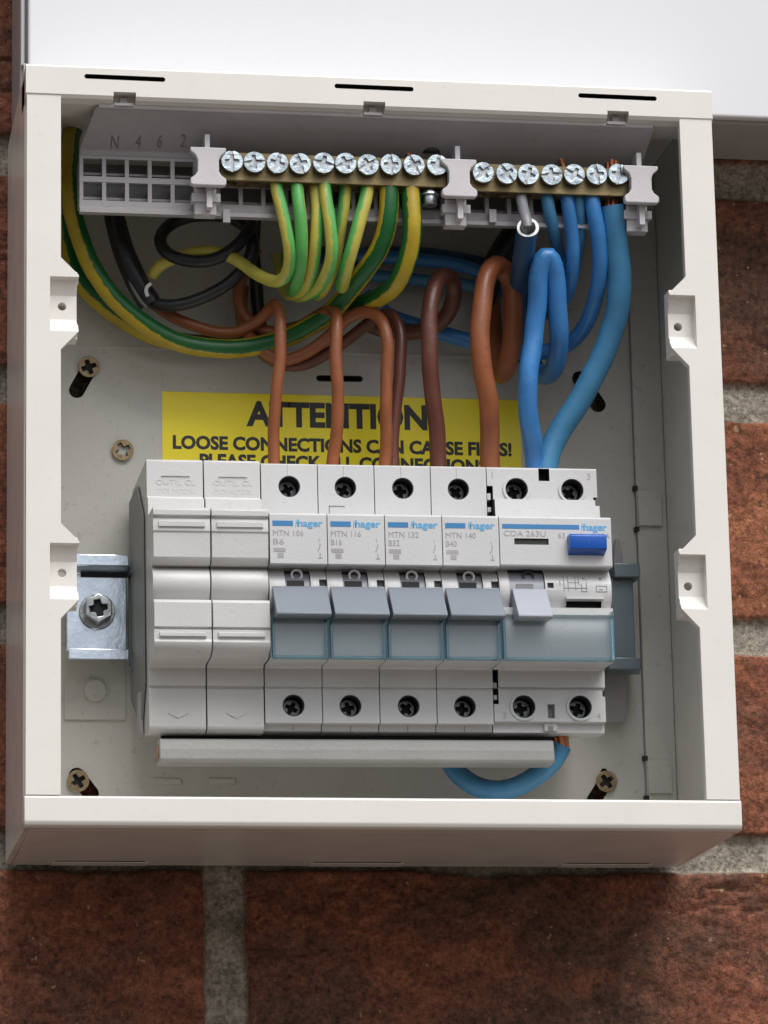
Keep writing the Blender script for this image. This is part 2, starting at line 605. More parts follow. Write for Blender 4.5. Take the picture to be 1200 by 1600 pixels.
def brick_wall():
    def axis(a0, f0, f1, a1, fine, coarse):
        return np.concatenate([np.arange(a0, f0, coarse), np.arange(f0, f1, fine), np.arange(f1, a1 + coarse, coarse)])
    xs = axis(-700, -45, 300, 900, 0.9, 7.0)
    zs = axis(-560, -80, 315, 720, 0.9, 7.0)
    XX, ZZ = np.meshgrid(xs, zs)
    PZ, MT, PX, MX = 76.3, 12.0, 227.0, 12.0
    wx = XX + 1.6 * fbm(XX, ZZ, 22, 22, 3, 3)
    wz = ZZ + 1.6 * fbm(XX, ZZ, 30, 18, 9, 3)
    # the bed joints are not quite evenly spaced
    kn = np.array([-700, -71.5, 4.6, 74.8, 153.8, 230.0, 900])
    kt = np.array([1.2 - 76.3 - 628.5, 1.2 - 76.3, 1.2, 77.5, 153.8, 230.1, 900.1])
    wz = np.interp(wz, kn, kt)
    row = np.floor((wz - 1.2) / PZ)
    dz = (wz - 1.2) - row * PZ                      # 0 at the centre of a bed joint
    off = np.where(np.mod(row, 2) == 0, 0.0, PX / 2)
    # the course under the box has a vertical joint centred on x = 68
    off = np.where(np.mod(row, 2) == np.mod(-1, 2), 68.2, 68.2 + PX / 2)
    colm = np.floor((wx - off) / PX)
    dx = (wx - off) - colm * PX
    ez = np.minimum(dz, PZ - dz) - MT / 2            # >0 inside the brick
    ex = np.minimum(dx, PX - dx) - MX / 2
    ed = np.minimum(ez, ex)
    ed = ed + 0.5 * fbm(XX, ZZ, 5, 5, 31, 3)
    mask = np.clip((ed + 0.3) / 1.1, 0, 1)
    mask = mask * mask * (3 - 2 * mask)
    rough = 0.6 * fbm(XX, ZZ, 16, 9, 41, 4) + 0.55 * fbm(XX, ZZ, 2.6, 2.2, 51, 3)
    crack = fbm(XX, ZZ, 46, 9, 61, 4)
    crack = np.clip((0.035 - np.abs(crack + 0.12)) / 0.035, 0, 1) * np.clip(fbm(XX, ZZ, 60, 40, 71, 2) * 6, 0, 1)
    pits = np.clip((fbm(XX, ZZ, 2.6, 2.2, 91, 2) - 0.52) * 6, 0, 1)
    hb = -0.9 + np.clip(rough, -1, 0.75) - 1.0 * crack - 0.6 * pits
    hm = -4.2 + 0.5 * fbm(XX, ZZ, 9, 7, 81, 4) + 0.25 * fbm(XX, ZZ, 1.8, 1.8, 88, 2)
    rnd = np.clip(ed / 2.2, 0, 1)
    h = hm * (1 - mask) + (hb - 0.7 * (1 - rnd) ** 2) * mask
    nz, nx = XX.shape
    co = np.empty((nz, nx, 3), np.float32)
    co[..., 0] = XX * S
    co[..., 1] = -np.minimum(h, 0) * S
    co[..., 2] = ZZ * S
    idx = np.arange(nz * nx).reshape(nz, nx)
    q = np.stack([idx[:-1, :-1], idx[:-1, 1:], idx[1:, 1:], idx[1:, :-1]], -1).reshape(-1, 4)
    me = bpy.data.meshes.new('brick_wall')
    me.vertices.add(nz * nx)
    me.vertices.foreach_set('co', co.reshape(-1))
    me.loops.add(q.size)
    me.loops.foreach_set('vertex_index', q.reshape(-1).astype(np.int32))
    me.polygons.add(len(q))
    me.polygons.foreach_set('loop_start', np.arange(0, q.size, 4, dtype=np.int32))
    me.polygons.foreach_set('loop_total', np.full(len(q), 4, np.int32))
    me.update()
    me.validate()
    me.polygons.foreach_set('use_smooth', np.ones(len(me.polygons), bool))
    ca = me.color_attributes.new('brick', 'FLOAT_COLOR', 'POINT')
    bid = np.mod(np.sin(row * 12.9898 + colm * 78.233) * 43758.5453, 1.0)
    c4 = np.stack([mask, bid, crack, pits], -1).astype(np.float32)
    ca.data.foreach_set('color', c4.reshape(-1))
    m, t, b = newmat('red_brick_and_mortar')
    at_ = N(t, 'ShaderNodeAttribute', attribute_name='brick')
    se = N(t, 'ShaderNodeSeparateColor')
    t.links.new(at_.outputs['Color'], se.inputs[0])
    g = N(t, 'ShaderNodeNewGeometry')
    mp = N(t, 'ShaderNodeMapping')
    mp.inputs['Scale'].default_value = (1, 1, 1.7)
    t.links.new(g.outputs['Position'], mp.inputs[0])
    def noise(sc, det, vec=mp.outputs[0], ro=0.6):
        n = N(t, 'ShaderNodeTexNoise')
        n.inputs['Scale'].default_value = sc
        n.inputs['Detail'].default_value = det
        n.inputs['Roughness'].default_value = ro
        t.links.new(vec, n.inputs['Vector'])
        return n.outputs[0]
    n1 = noise(14, 6)
    n2 = noise(75, 5, ro=0.7)
    n3 = noise(260, 3, g.outputs['Position'])
    n4 = noise(330, 2, g.outputs['Position'])
    r1 = N(t, 'ShaderNodeValToRGB')
    r1.color_ramp.elements[0].position = 0.36
    r1.color_ramp.elements[0].color = (0.100, 0.050, 0.032, 1)
    r1.color_ramp.elements[1].position = 0.66
    r1.color_ramp.elements[1].color = (0.285, 0.112, 0.056, 1)
    e = r1.color_ramp.elements.new(0.5)
    e.color = (0.180, 0.064, 0.036, 1)
    ad = N(t, 'ShaderNodeMath', operation='MULTIPLY_ADD')
    ad.inputs[1].default_value = 0.14
    t.links.new(se.outputs[1], ad.inputs[0])
    sb = N(t, 'ShaderNodeMath', operation='SUBTRACT')
    sb.inputs[1].default_value = 0.07
    t.links.new(n1, sb.inputs[0])
    t.links.new(sb.outputs[0], ad.inputs[2])
    t.links.new(ad.outputs[0], r1.inputs[0])
    r2 = N(t, 'ShaderNodeMapRange')
    r2.inputs[1].default_value = 0.3
    r2.inputs[2].default_value = 0.7
    r2.inputs[3].default_value = 0.55
    r2.inputs[4].default_value = 1.5
    t.links.new(n2, r2.inputs[0])
    v1 = N(t, 'ShaderNodeVectorMath', operation='SCALE')
    t.links.new(r1.outputs[0], v1.inputs[0])
    t.links.new(r2.outputs[0], v1.inputs['Scale'])
    def over(base, colr, fac_out, lo, hi, amt):
        r = N(t, 'ShaderNodeMapRange')
        r.inputs[1].default_value = lo
        r.inputs[2].default_value = hi
        r.inputs[4].default_value = amt
        t.links.new(fac_out, r.inputs[0])
        mx = N(t, 'ShaderNodeMixRGB')
        mx.inputs[2].default_value = (*colr, 1)
        t.links.new(r.outputs[0], mx.inputs[0])
        t.links.new(base, mx.inputs[1])
        return mx.outputs[0]
    ng = noise(620, 4, g.outputs['Position'], 0.75)
    rg = N(t, 'ShaderNodeMapRange')
    rg.inputs[1].default_value = 0.32
    rg.inputs[2].default_value = 0.68
    rg.inputs[3].default_value = 0.40
    rg.inputs[4].default_value = 1.70
    t.links.new(ng, rg.inputs[0])
    vg = N(t, 'ShaderNodeVectorMath', operation='SCALE')
    t.links.new(v1.outputs[0], vg.inputs[0])
    t.links.new(rg.outputs[0], vg.inputs['Scale'])
    v1 = vg
    c = over(v1.outputs[0], (0.035, 0.022, 0.018), n3, 0.63, 0.72, 0.6)     # burnt specks
    c = over(c, (0.52, 0.36, 0.20), n4, 0.70, 0.745, 0.6)                      # pale lime specks
    c = over(c, (0.02, 0.012, 0.010), se.outputs[2], 0.4, 1.0, 0.55)
    mc = N(t, 'ShaderNodeValToRGB')
    mc.color_ramp.elements[0].position = 0.3
    mc.color_ramp.elements[0].color = (0.17, 0.145, 0.115, 1)
    mc.color_ramp.elements[1].position = 0.72
    mc.color_ramp.elements[1].color = (0.39, 0.35, 0.29, 1)
    t.links.new(n2, mc.inputs[0])
    mm = N(t, 'ShaderNodeMixRGB')
    t.links.new(se.outputs[0], mm.inputs[0])
    vm_ = N(t, 'ShaderNodeVectorMath', operation='SCALE')
    t.links.new(mc.outputs[0], vm_.inputs[0])
    t.links.new(rg.outputs[0], vm_.inputs['Scale'])
    t.links.new(vm_.outputs[0], mm.inputs[1])
    t.links.new(c, mm.inputs[2])
    t.links.new(mm.outputs[0], b.inputs['Base Color'])
    b.inputs['Roughness'].default_value = 0.85
    b.inputs['Specular IOR Level'].default_value = 0.3
    bp = N(t, 'ShaderNodeBump')
    bp.inputs['Strength'].default_value = 0.7
    bp.inputs['Distance'].default_value = 0.0011
    nn = noise(900, 4, g.outputs['Position'], 0.7)
    t.links.new(nn, bp.inputs['Height'])
    t.links.new(bp.outputs[0], b.inputs['Normal'])
    me.materials.append(m)
    o = bpy.data.objects.new('brick_wall', me)
    COL.objects.link(o)
    tag(o, 'rough red and brown brick wall with grey mortar behind the white unit', 'brick wall', kind='structure')
brick_wall()

# ------------------------------------------------------------------ white cabinet above
cb = thing('wall_cabinet', (120, 0, 237), 'large glossy white cabinet on the wall, directly above the open fuse box', 'cabinet')
MB().box(1.2, 470, -36, 0, 237.2, 620, 'cabside').build('side_panel', cb, bevel=0.8)
MB().box(3.2, 468, -43, -39.2, 236.8, 622, 'cabinet').build('door', cb, bevel=0.9, seg=3)
# the rolled bottom flange closes the step between the body and the door on the right and leaves a dark gap at the left
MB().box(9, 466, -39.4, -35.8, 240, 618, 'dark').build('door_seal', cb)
MB().box(2.2, 4.0, -39.2, -36.1, 237.2, 247, 'cabinet').build('hinge', cb, bevel=0.2)
MB().box(1.4, 2.6, -37.6, -36.05, 247, 620, 'cabinet').build('edge_trim', cb, bevel=0.2)

# ------------------------------------------------------------------ consumer unit enclosure
W, H, D = 213.6, 232.9, 77.5
cu = thing('consumer_unit', (W / 2, 0, 0), 'open ivory plastic fuse box without its cover, fixed to the red brick wall', 'fuse box')

def slotcut(p0, p1, r, y0=-12, y1=3):
    """rounded slot between two (x,z) points"""
    b = MB()
    d = Vector((p1[0] - p0[0], p1[1] - p0[1]))
    a0 = math.atan2(d.y, d.x)
    pts = []
    for i in range(13):
        a = a0 - math.pi / 2 + math.pi * i / 12
        pts.append((p1[0] + r * math.cos(a), p1[1] + r * math.sin(a)))
    for i in range(13):
        a = a0 + math.pi / 2 + math.pi * i / 12
        pts.append((p0[0] + r * math.cos(a), p0[1] + r * math.sin(a)))
    b.prism(pts, y0, y1, 'dark', 'y')
    return b
def xz(px, py, Y=-7):
    p = at(px, py, Y)
    return (p.x, p.z)

cuts = [slotcut(xz(141, 572), xz(120, 610), 2.5), slotcut(xz(120, 1212), xz(142, 1240), 2.5),
        slotcut(xz(944, 1206), xz(944, 1207), 1.1), slotcut(xz(946, 1222), xz(928, 1250), 2.3),
        slotcut(xz(906, 592), xz(934, 632), 2.6),
        slotcut(xz(499, 591), xz(562, 592), 1.0)]
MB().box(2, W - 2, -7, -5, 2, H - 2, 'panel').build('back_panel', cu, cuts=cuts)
# moulded seam, tabs and faint embossing on the back panel
sx0 = X(990, 700, -7)
sp_ = MB().box(sx0, W - 2.1, -8.6, -6.9, 12, H - 3, 'panel').build('side_strip', cu, bevel=0.35)
MB().box(sx0 + 0.2, sx0 + 8.0, -9.9, -8.5, Z(1000, 822, -9), Z(1000, 768, -9), 'panel').build('moulded_tab', sp_, bevel=0.35)
MB().box(sx0 + 0.4, sx0 + 8.2, -9.3, -8.5, Z(1000, 1240, -9), Z(1000, 1188, -9), 'panel').build('moulded_tab', sp_, bevel=0.35)
k0, k1 = xz(100, 1125), xz(196, 1030)
q = xz(148, 1080, -8)
MB().box(k0[0], k1[0], -8.0, -6.9, k0[1], k1[1] + 4, 'panel').build('raised_plate', cu, bevel=0.35, extra=MB().cyl((q[0], -9.2, q[1]), 3.4, 1.3, 'panel', n=28))
for px in (262, 346):
    q = xz(px, 1221)
    MB().box(q[0] - 4.2, q[0] + 4.2, -7.8, -6.9, q[1] - 0.9, q[1] + 0.9, 'panel').build('moulded_rib', cu, bevel=0.3)
MB().box(22, 200, -7.15, -6.9, Z(700, 556, -7) - .5, Z(700, 556, -7) + .5, 'panel').build('moulded_line', cu, bevel=0.2)
# little dark slits on the seam
ss = MB()
for py in (762, 826, 1184, 1246):
    z = Z(992, py, -8.6)
    ss.box(sx0 - 1.0, sx0 + 0.5, -8.9, -6.9, z - 0.9, z + 0.6, 'dark')
ss.box(sx0 - 0.25, sx0 - 0.02, -8.2, -6.95, 14, H - 10, 'printmid')
ss.build('seam_slit', cu)

MB().box(0, 2, -72, 0, 0, H, 'ivory').build('side_wall', cu, bevel=0.5)
MB().box(W - 2, W, -72, 0, 0, H, 'ivory').build('side_wall', cu, bevel=0.5, extra=MB().box(W - 3.1, W - 1.9, -56, -54.8, 3, H - 3, 'ivory'))
MB().box(2.05, W - 2.05, -72, 0, H - 2, H, 'ivory').build('top_wall', cu, bevel=0.3)
bw = MB().box(2.05, W - 2.05, -70, 0, 0, 2, 'ivory')
bwc = []
for a_, b_ in ((78, 228), (480, 625), (870, 1010)):
    x0, x1 = X(a_, 1350, 0), X(b_, 1350, 0)
    bwc.append(MB().box(x0 + 1, x1 - 1, -9, 5, -1, 0.7, 'ivory'))
bw.build('bottom_wall', cu, cuts=bwc, bevel=0.15)
for a_, b_ in ((78, 228), (480, 625), (870, 1010)):
    x0, x1 = X(a_, 1350, 0), X(b_, 1350, 0)
    MB().prism([(-7.5, -0.05), (-7.0, -0.3), (-1.8, -0.45), (-1.4, -0.05)], x0, x1, 'ivory').build('bottom_ridge', cu, bevel=0.15)

# front rims
def lug(zc, side, hh=12.2):
    """outline of the screw lug bulging into the opening, (x,z), lower to upper"""
    x0, x1 = 10.6, 15.9
    p = [(x0, zc - hh - 2.0), (x1, zc - hh + 3.6), (x1 + 0.1, zc + hh - 3.2), (x0, zc + hh + 2.2)]
    return p
def side_rim(left):
    zs = (75.8, 157.6)
    zb, zt = 9.3, 224.6
    pts = [(0.3, zt), (0.3, zb), (10.6, zb)]
    for zc in zs:
        pts += lug(zc, left)
    pts += [(10.6, zt)]
    if not left:
        pts = [(W - x, z) for x, z in pts]
    b = MB().prism(pts, -D + 0.35, -D + 3.0, 'ivory', 'y')
    adds, cuts = [], []
    for zc in zs:
        xa, xb_ = (6.0, 16.2)
        zo = -0.4
        if not left:
            xa, xb_ = W - xb_, W - xa
        xa2, xb2 = (xa + .35, xb_ - .55) if left else (xa + .55, xb_ - .35)
        adds.append(MB().box(xa2, xb2, -D + 2.5, -D + 8.5, zc - 10.4, zc + 10.6, 'ivory'))
        pr = [(-D - 1, zc - 8.7), (-D + 0.3, zc - 8.5), (-D + 4.6, zc - 3.9), (-D + 4.6, zc + 3.6), (-D + 2.2, zc + 8.0), (-D - 1, zc + 8.6)]
        if left:
            cuts.append(MB().prism(pr, 7.4, 18, 'ivory', 'x'))
            cuts.append(MB().cyl((11.3, -D - 2, zc + 0.3), 1.25, 14, 'ivory', 'y', 20))
        else:
            cuts.append(MB().prism(pr, W - 18, W - 7.9, 'ivory', 'x'))
            cuts.append(MB().cyl((W - 12.6, -D - 2, zc - 0.6), 1.3, 14, 'ivory', 'y', 20))
    return b.build('side_rim', cu, adds=adds, cuts=cuts, bevel=0.45, seg=3, angle=28)
side_rim(True)
side_rim(False)
tr = MB().prism([(-D, 223.6), (-D, H - 0.7), (-D + 0.7, H + 0.05), (-71, H + 0.05), (-71, H - 2.1), (-61, H - 2.1), (-60.5, 222.3), (-73.5, 221.9), (-D + 0.8, 222.6)], 0, W, 'ivory')
tcuts = []
for a_, b_ in (((131, 124), (259, 125)), ((522, 138), (647, 142)), ((903, 152), (1027, 157))):
    x0, x1 = X(a_[0], a_[1], -D), X(b_[0], b_[1], -D)
    z = 229.5
    tcuts.append(slotcut((x0 + .9, z), (x1 - .9, z - .1), 0.75, -D - 1, -68))
for px, py in ((195, 148), (585, 165), (966, 183)):
    x, z = X(px, py, -D), 223.9
    tcuts.append(MB().box(x - 3.4, x + 3.4, -D - 1, -72.5, z - 2.6, z + 1.0, 'ivory'))
tr.build('top_rim', cu, cuts=tcuts, bevel=0.35, seg=2, angle=40)
br = MB().prism([(-D, 1.6), (-D, 8.6), (-D + 0.5, 9.1), (-74, 9.1), (-74, 2), (-70.0, 2), (-70.0, 0), (-D + 2.0, 0), (-D + 0.6, 0.5)], 0, W, 'ivory')
br.build('bottom_rim', cu, bevel=0.3, seg=2, angle=25)

# sticker
a0, a1 = at(253, 606, -7), at(812, 634, -7)
st = MB().box(a0.x, a1.x, -7.22, -7.02, a0.z - 36, (a0.z + a1.z) / 2 + .3, 'yellow')
tx = MB()
zt = (a0.z + a1.z) / 2 + .3
def stx(s, pxa, pya, pxb, pyb, cap, bold, dz=0):
    pa, pb = at(pxa, pya, -7.3), at(pxb, pyb, -7.3)
    tx.text(s, pa.x, (pa.z + pb.z) / 2 + dz, -7.25, cap, 'ink', width=pb.x - pa.x, bold=bold)
stx('ATTENTION', 385, 660, 668, 674, 7.6, 0.06)
stx('LOOSE CONNECTIONS CAN CAUSE FIRES!', 270, 694, 800, 718, 4.1, 0.06)
stx('PLEASE CHECK ALL CONNECTIONS', 312, 725, 762, 745, 4.1, 0.06, 0.3)
stx('BEFORE ENERGISING', 400, 752, 680, 765, 4.1, 0.06)
st.build('warning_sticker', cu, extra=tx, label='yellow warning sticker headed ATTENTION')

# ------------------------------------------------------------------ screws
def cross_cut(c, r, depth, ang=0.0, wdt=0.24, mat='dark'):
    b = MB()
    p = []
    w_ = r * wdt
    for i in range(4):
        a = ang + i * math.pi / 2
        u = Vector((math.cos(a), math.sin(a)))
        v = Vector((-math.sin(a), math.cos(a)))
        for q in (u * w_ - v * w_, u * r * 0.72 - v * w_ * .8, u * r * 0.72 + v * w_ * .8):
            p.append((c[0] + q.x, c[2] + q.y))
    b.prism(p, c[1] - 1, c[1] + depth, mat, 'y')
    return b

def fixing_screw(px, py, label, ang, tilt=0.0):
    p = at(px, py, -8.4)
    t = thing('fixing_screw', tuple(p), label, 'screw', 'brass coloured screws holding the box to the wall')
    hd = MB().cyl((p.x, p.y, p.z), 3.45, 2.2, 'yellowscrew', n=36, r2=2.6)
    hd.build('screw_head', t, cuts=[cross_cut((p.x, p.y, p.z), 3.3, 1.6, ang)], bevel=0.12)
    MB().cyl((p.x, p.y + 2.6, p.z), 1.9, 8, 'yellowscrew', n=20).build('shank', t)
fixing_screw(139, 573, 'brass cross-head screw in the slanted slot at upper left', 0.35)
fixing_screw(122, 1220, 'brown cross-head screw in the bottom left corner of the box', 0.55)
fixing_screw(948, 1221, 'brass cross-head screw in the bottom right corner of the box', 0.6)
fixing_screw(912, 612, 'cross-head screw half hidden behind the thick blue cable at the right', 0.2)
fixing_screw(192, 703, 'olive green tinted cross-head screw beside the left edge of the yellow sticker', 0.5)

# ------------------------------------------------------------------ DIN rail
RY0, RY1 = -20.0, -12.6
dr = thing('mounting_rail', (110, -16, 75), 'blue grey steel rail running behind the row of breakers', 'mounting rail')
prof = [(-20, 58), (-20, 61.6), (-13.6, 61.6), (-13.6, 88.8), (-20, 88.8), (-20, 92.6), (-19, 92.6), (-19, 89.9), (-12.6, 89.9), (-12.6, 60.6), (-19, 60.6), (-19, 58)]
MB().prism(prof, 37, 198, 'railshade').build('rail', dr, bevel=0.2)
# zinc bracket at the left end
lb = thing('rail_bracket', (30, -18, 75), 'shiny zinc bracket at the left end of the mounting rail', 'bracket')
zt0 = Z(125, 866, -22)
zb0 = Z(125, 1032, -20)
br_ = [(-22.4, zt0), (-22.4, zt0 - 3.6), (-15, zt0 - 4.6), (-15, zb0 + 3.8), (-21.8, zb0 + 3.4), (-21.8, zb0),
       (-20.9, zb0), (-20.9, zb0 + 2.6), (-14.2, zb0 + 3.0), (-14.2, zt0 - 3.8), (-21.5, zt0 - 2.8), (-21.5, zt0)]
MB().prism(br_, X(106, 1000, -20), X(198, 950, -15), 'zinc').build('plate', lb, bevel=0.3)
MB().box(22, 38, -15.5, -15.02, Z(150, 902, -15), Z(150, 884, -15), 'dark').build('flange_shade', lb)  # uncut dark strip painting the shadow under the bracket's flange
q = at(152, 955, -16)
bt = thing('hex_bolt', (q.x, q.y, q.z), 'grey hexagon head bolt with washer through the zinc bracket', 'bolt')
MB().cyl((q.x, -16.2, q.z), 5.6, 1.2, 'zincd', n=36).build('washer', bt, bevel=0.2)
hx = [(q.x + 4.7 * math.cos(math.pi / 6 + i * math.pi / 3), q.z + 4.7 * math.sin(math.pi / 6 + i * math.pi / 3)) for i in range(6)]
MB().prism(hx, -21.0, -16.2, 'zincd', 'y').build('bolt_head', bt, cuts=[cross_cut((q.x, -21.0, q.z), 3.6, 1.4, 0.2, .3)], bevel=0.35)

# ------------------------------------------------------------------ breakers
def arc_pts(cy, cz, r, z0, z1, n=8):
    """points of a bulging round face between z0 and z1, (y,z)"""
    a0 = math.asin((z0 - cz) / r)
    a1 = math.asin((z1 - cz) / r)
    return [(cy - r * math.cos(a0 + (a1 - a0) * i / n), cz + r * math.sin(a0 + (a1 - a0) * i / n)) for i in range(n + 1)]

BACK = [(-13, 115.6), (-13, 93.6), (-20.6, 93.6), (-20.6, 57.2), (-13, 57.2), (-13, 50.5), (-41, 33.6)]
MW = 17.5
XS = [38.4 + MW * i for i in range(8)]
G = 0.14

def terminal_socket(root, x, z, ang, y=-55.0, r=3.3):
    """screw hole, black-lined for shade, with a dark steel screw in it"""
    w_ = MB().ring((x, z), r, r - 0.25, y + 0.2, y + 12, 'black')  # added liner, black in place of the shade deep in the hole
    w_.cyl((x, y + 11.5, z), r, 0.5, 'black')
    wl = w_.build('well_shade_liner', root)
    sc = MB().cyl((x, y + 5.0, z), r - 0.55, 6.5, 'socket', n=28)
    sc.build('terminal_screw', wl, cuts=[cross_cut((x, y + 5.0, z), r - 0.6, 1.6, ang, .26)], bevel=0.2)

def label_print(mb, x, lines, w_=MW):
    """printed front of one breaker, plate spans x..x+w_"""
    y = -71.56
    mb.box(x + 1.0, x + 7.2, y - .02, y + .05, 92.15, 93.75, 'printblue')
    mb.text('h', x + 7.9, 92.0, y, 2.0, 'printsky', width=.9, bold=.01, shear=.2)
    mb.text('hager', x + 8.6, 92.1, y, 2.1, 'printsky', width=7.6, bold=.035)
    mb.text(lines[0], x + 1.1, 89.1, y, 1.75, 'printgrey', width=9.2 if len(lines[0]) > 6 else 8.5, bold=0)
    mb.text(lines[1], x + 1.1, 86.5, y, 1.75, 'printgrey', width=3.3, bold=0)
    mb.box(x + 1.2, x + 4.8, y - .02, y + .05, 84.2, 85.4, 'printgrey')
    mb.box(x + 2.4, x + 4.2, y - .02, y + .05, 82.4, 83.9, 'printgrey')
    mb.text('1', x + 14.9, 87.4, y, 1.1, 'printgrey')
    mb.tube([(x + 15.3, y, 86.9), (x + 15.3, y, 85.8), (x + 14.6, y, 84.6)], 0.13, 'printgrey', n=6)
    mb.box(x + 15.1, x + 15.4, y - .02, y + .05, 82.6, 84.0, 'printgrey')
    mb.box(x + 14.6, x + 15.9, y - .02, y + .05, 82.3, 82.6, 'printgrey')

def mcb_body(x, w_=MW):
    pts = [(-50.5, 33.2), (-52, 33.4), (-52.3, 35.2), (-55, 35.4), (-55, 45.7), (-54.5, 45.9), (-54.5, 46.3), (-55.3, 46.5), (-55.3, 51.9), (-56.0, 52.5), (-67.4, 52.0), (-68.4, 52.6), (-68.4, 65.6)]
    pts += arc_pts(-61.0, 73.2, 8.0, 66.4, 80.2, 12)
    pts += [(-67.2, 80.4), (-71.2, 80.3), (-71.5, 80.7), (-71.5, 95.6), (-71.0, 96.2), (-55, 97.4), (-55, 115.1), (-54.5, 115.6)] + BACK
    return MB().prism(pts, x + G, x + w_ - G, 'module')

def lever(root, x0, x1, mat):
    pts = [(-65.5, 74.6), (-69.4, 74.2), (-77.5, 64.6), (-77.6, 64.0), (-76.9, 63.5), (-70, 63.9), (-66, 66.5)]
    MB().prism(pts, x0, x1, mat).build('lever', root, bevel=0.2)

def clear_cover(root, x0, x1):
    b = MB()
    b.box(x0, x1, -71.5, -70.9, 52.0, 66.0, 'clear')
    b.box(x0, x0 + 0.9, -70.85, -68.5, 52.0, 67.2, 'clearedge')
    b.box(x1 - 0.9, x1, -70.85, -68.5, 52.0, 67.2, 'clearedge')
    b.box(x0 + .95, x1 - .95, -70.85, -68.5, 52.0, 52.9, 'clearedge')
    b.build('clear_cover', root, bevel=0.15)

def make_mcb(i, lines, label, ang):
    x = XS[i]
    r = thing('circuit_breaker', (x + MW / 2, -45, 33.2), label, 'circuit breaker', 'single circuit breakers in a row on the rail')
    b = mcb_body(x)
    hx_ = x + MW / 2 + [0.0, -0.2, 0.1, -0.1][i - 2]
    cuts = [MB().cyl((hx_, -57, 108.4), 3.35, 16, 'module', 'y', 36),
            MB().cyl((hx_, -57, 40.7), 3.35, 16, 'module', 'y', 36),
            MB().box(x + 4.9, x + 12.6, -75, -65.5, 70.2, 80.3, 'dark'),
            MB().box(x + 15.2, x + 18, -75, -66.4, 74.4, 76.6, 'printmid')]
    seams = MB()
    sx = hx_ - 0.6
    seams.box(sx, sx + .12, -55.03, -54.9, 111.6, 115.2, 'printmid')
    seams.box(x + 8.8, x + 8.95, -52.4, -52.0, 33.5, 35.2, 'printmid')
    b.build('body', r, cuts=cuts, bevel=0.22, extra=seams)
    # switch rotor with the 0 mark
    ro = MB().prism(arc_pts(-61.0, 73.2, 7.2, 68.5, 79.9, 10) + [(-62, 79.9), (-62, 68.5)], x + 5.0, x + 12.5, 'rotor')
    ex = MB()
    ex.ring((x + 8.7, 78.2), 1.85, 1.25, -67.0, -65.0, 'whiteprint', 26)
    ex.box(x + 5.5, x + 10.7, -68.3, -66.0, 74.0, 76.2, 'dark')
    ro.build('rotor', r, extra=ex)
    lever(r, x + 0.9, x + MW - 0.1, 'lever')
    clear_cover(r, x + 0.35, x + MW - 0.35)
    lp = MB()
    label_print(lp, x, lines)
    if i == 3:
        lp.box(x + 3.4, x + 8.2, -55.12, -55.0, 102.3, 102.55, 'printmid')
        lp.box(x + 3.3, x + 3.55, -55.12, -55.0, 98.8, 102.55, 'printmid')
    lp.build('printing', r)
    terminal_socket(r, hx_, 108.4, ang)
    terminal_socket(r, hx_, 40.7, ang + 0.7)
    return r

def make_blank(i, label):
    x = XS[i]
    r = thing('blank_module', (x + MW / 2, -45, 33.2), label, 'blanking module', 'two plain blanking modules at the left end of the row')
    pts = [(-50.5, 32.4), (-52.6, 32.6), (-54.6, 33.4), (-55, 34.2), (-55, 45.6), (-54.4, 45.9), (-54.4, 46.3), (-55.3, 46.5), (-55.4, 51.8), (-56.2, 52.6), (-66, 52.8), (-69.8, 53.8), (-71.2, 55.2), (-71.7, 56.6), (-71.2, 57.4),
           (-71.2, 60.2), (-70.9, 60.4), (-70.9, 60.8), (-71.7, 61.0), (-71.7, 68.4), (-71.0, 69.4), (-66.4, 69.6)]
    pts += arc_pts(-64.0, 75.0, 5.7, 70.4, 80.2, 12)
    pts += [(-69.6, 80.2), (-71.0, 82.4), (-71.2, 89.8), (-71.6, 90.2), (-71.2, 93.9), (-70.9, 94.1), (-70.9, 94.5), (-72.0, 94.9), (-72.0, 96.6), (-70.6, 97.6), (-58.2, 98), (-57.6, 103.6), (-55.2, 104.4), (-55, 115.6), (-54.5, 116.3), (-13, 116.3)] + BACK[1:]
    b = MB().prism(pts, x + G, x + MW - G - .1, 'moduleb')
    ex = MB()
    for z0, z1 in ((57.7, 59.6), (91.0, 93.3)):
        ex.prism([(-71.1, z0), (-72.1, z0 + .5), (-72.1, z1 - .4), (-71.1, z1)], x + 1.8, x + MW - 1.9, 'moduleb')
    cx = x + MW / 2 + .2
    ex.prism([(cx - 4.4, 111.0), (cx + 4.4, 111.0), (cx, 113.2)], -55.45, -54.9, 'moduleb', 'y')
    ex.text('OUTIL CL', cx, 108.3, -55.05, 1.7, 'moduleb', width=12.0, align='C', depth=0.36)
    ex.text('(TO) MODEL', cx, 105.6, -55.05, 1.5, 'moduleb', width=12.0, align='C', depth=0.36)
    ex.prism([(cx - 3.2, 38.2), (cx + 3.2, 38.2), (cx, 36.6)], -55.3, -54.9, 'moduleb', 'y')
    b.build('body', r, bevel=0.28, extra=ex)
    return r

make_blank(0, 'plain blanking module at the far left end of the row of breakers')
make_blank(1, 'plain blanking module between the end one and the first breaker')
mk = [('MTN 106', 'B6', 'circuit breaker marked B6, next to the plain blanks', 0.4),
      ('MTN 116', 'B16', 'circuit breaker marked B16, second from the blanks', 1.1),
      ('MTN 132', 'B32', 'circuit breaker marked B32, third from the blanks', 0.1),
      ('MTN 140', 'B40', 'circuit breaker marked B40, beside the double-width unit with the blue button', 0.8)]
for i, (a_, b_, lb_, an) in enumerate(mk):
    make_mcb(i + 2, (a_, b_), lb_, an)

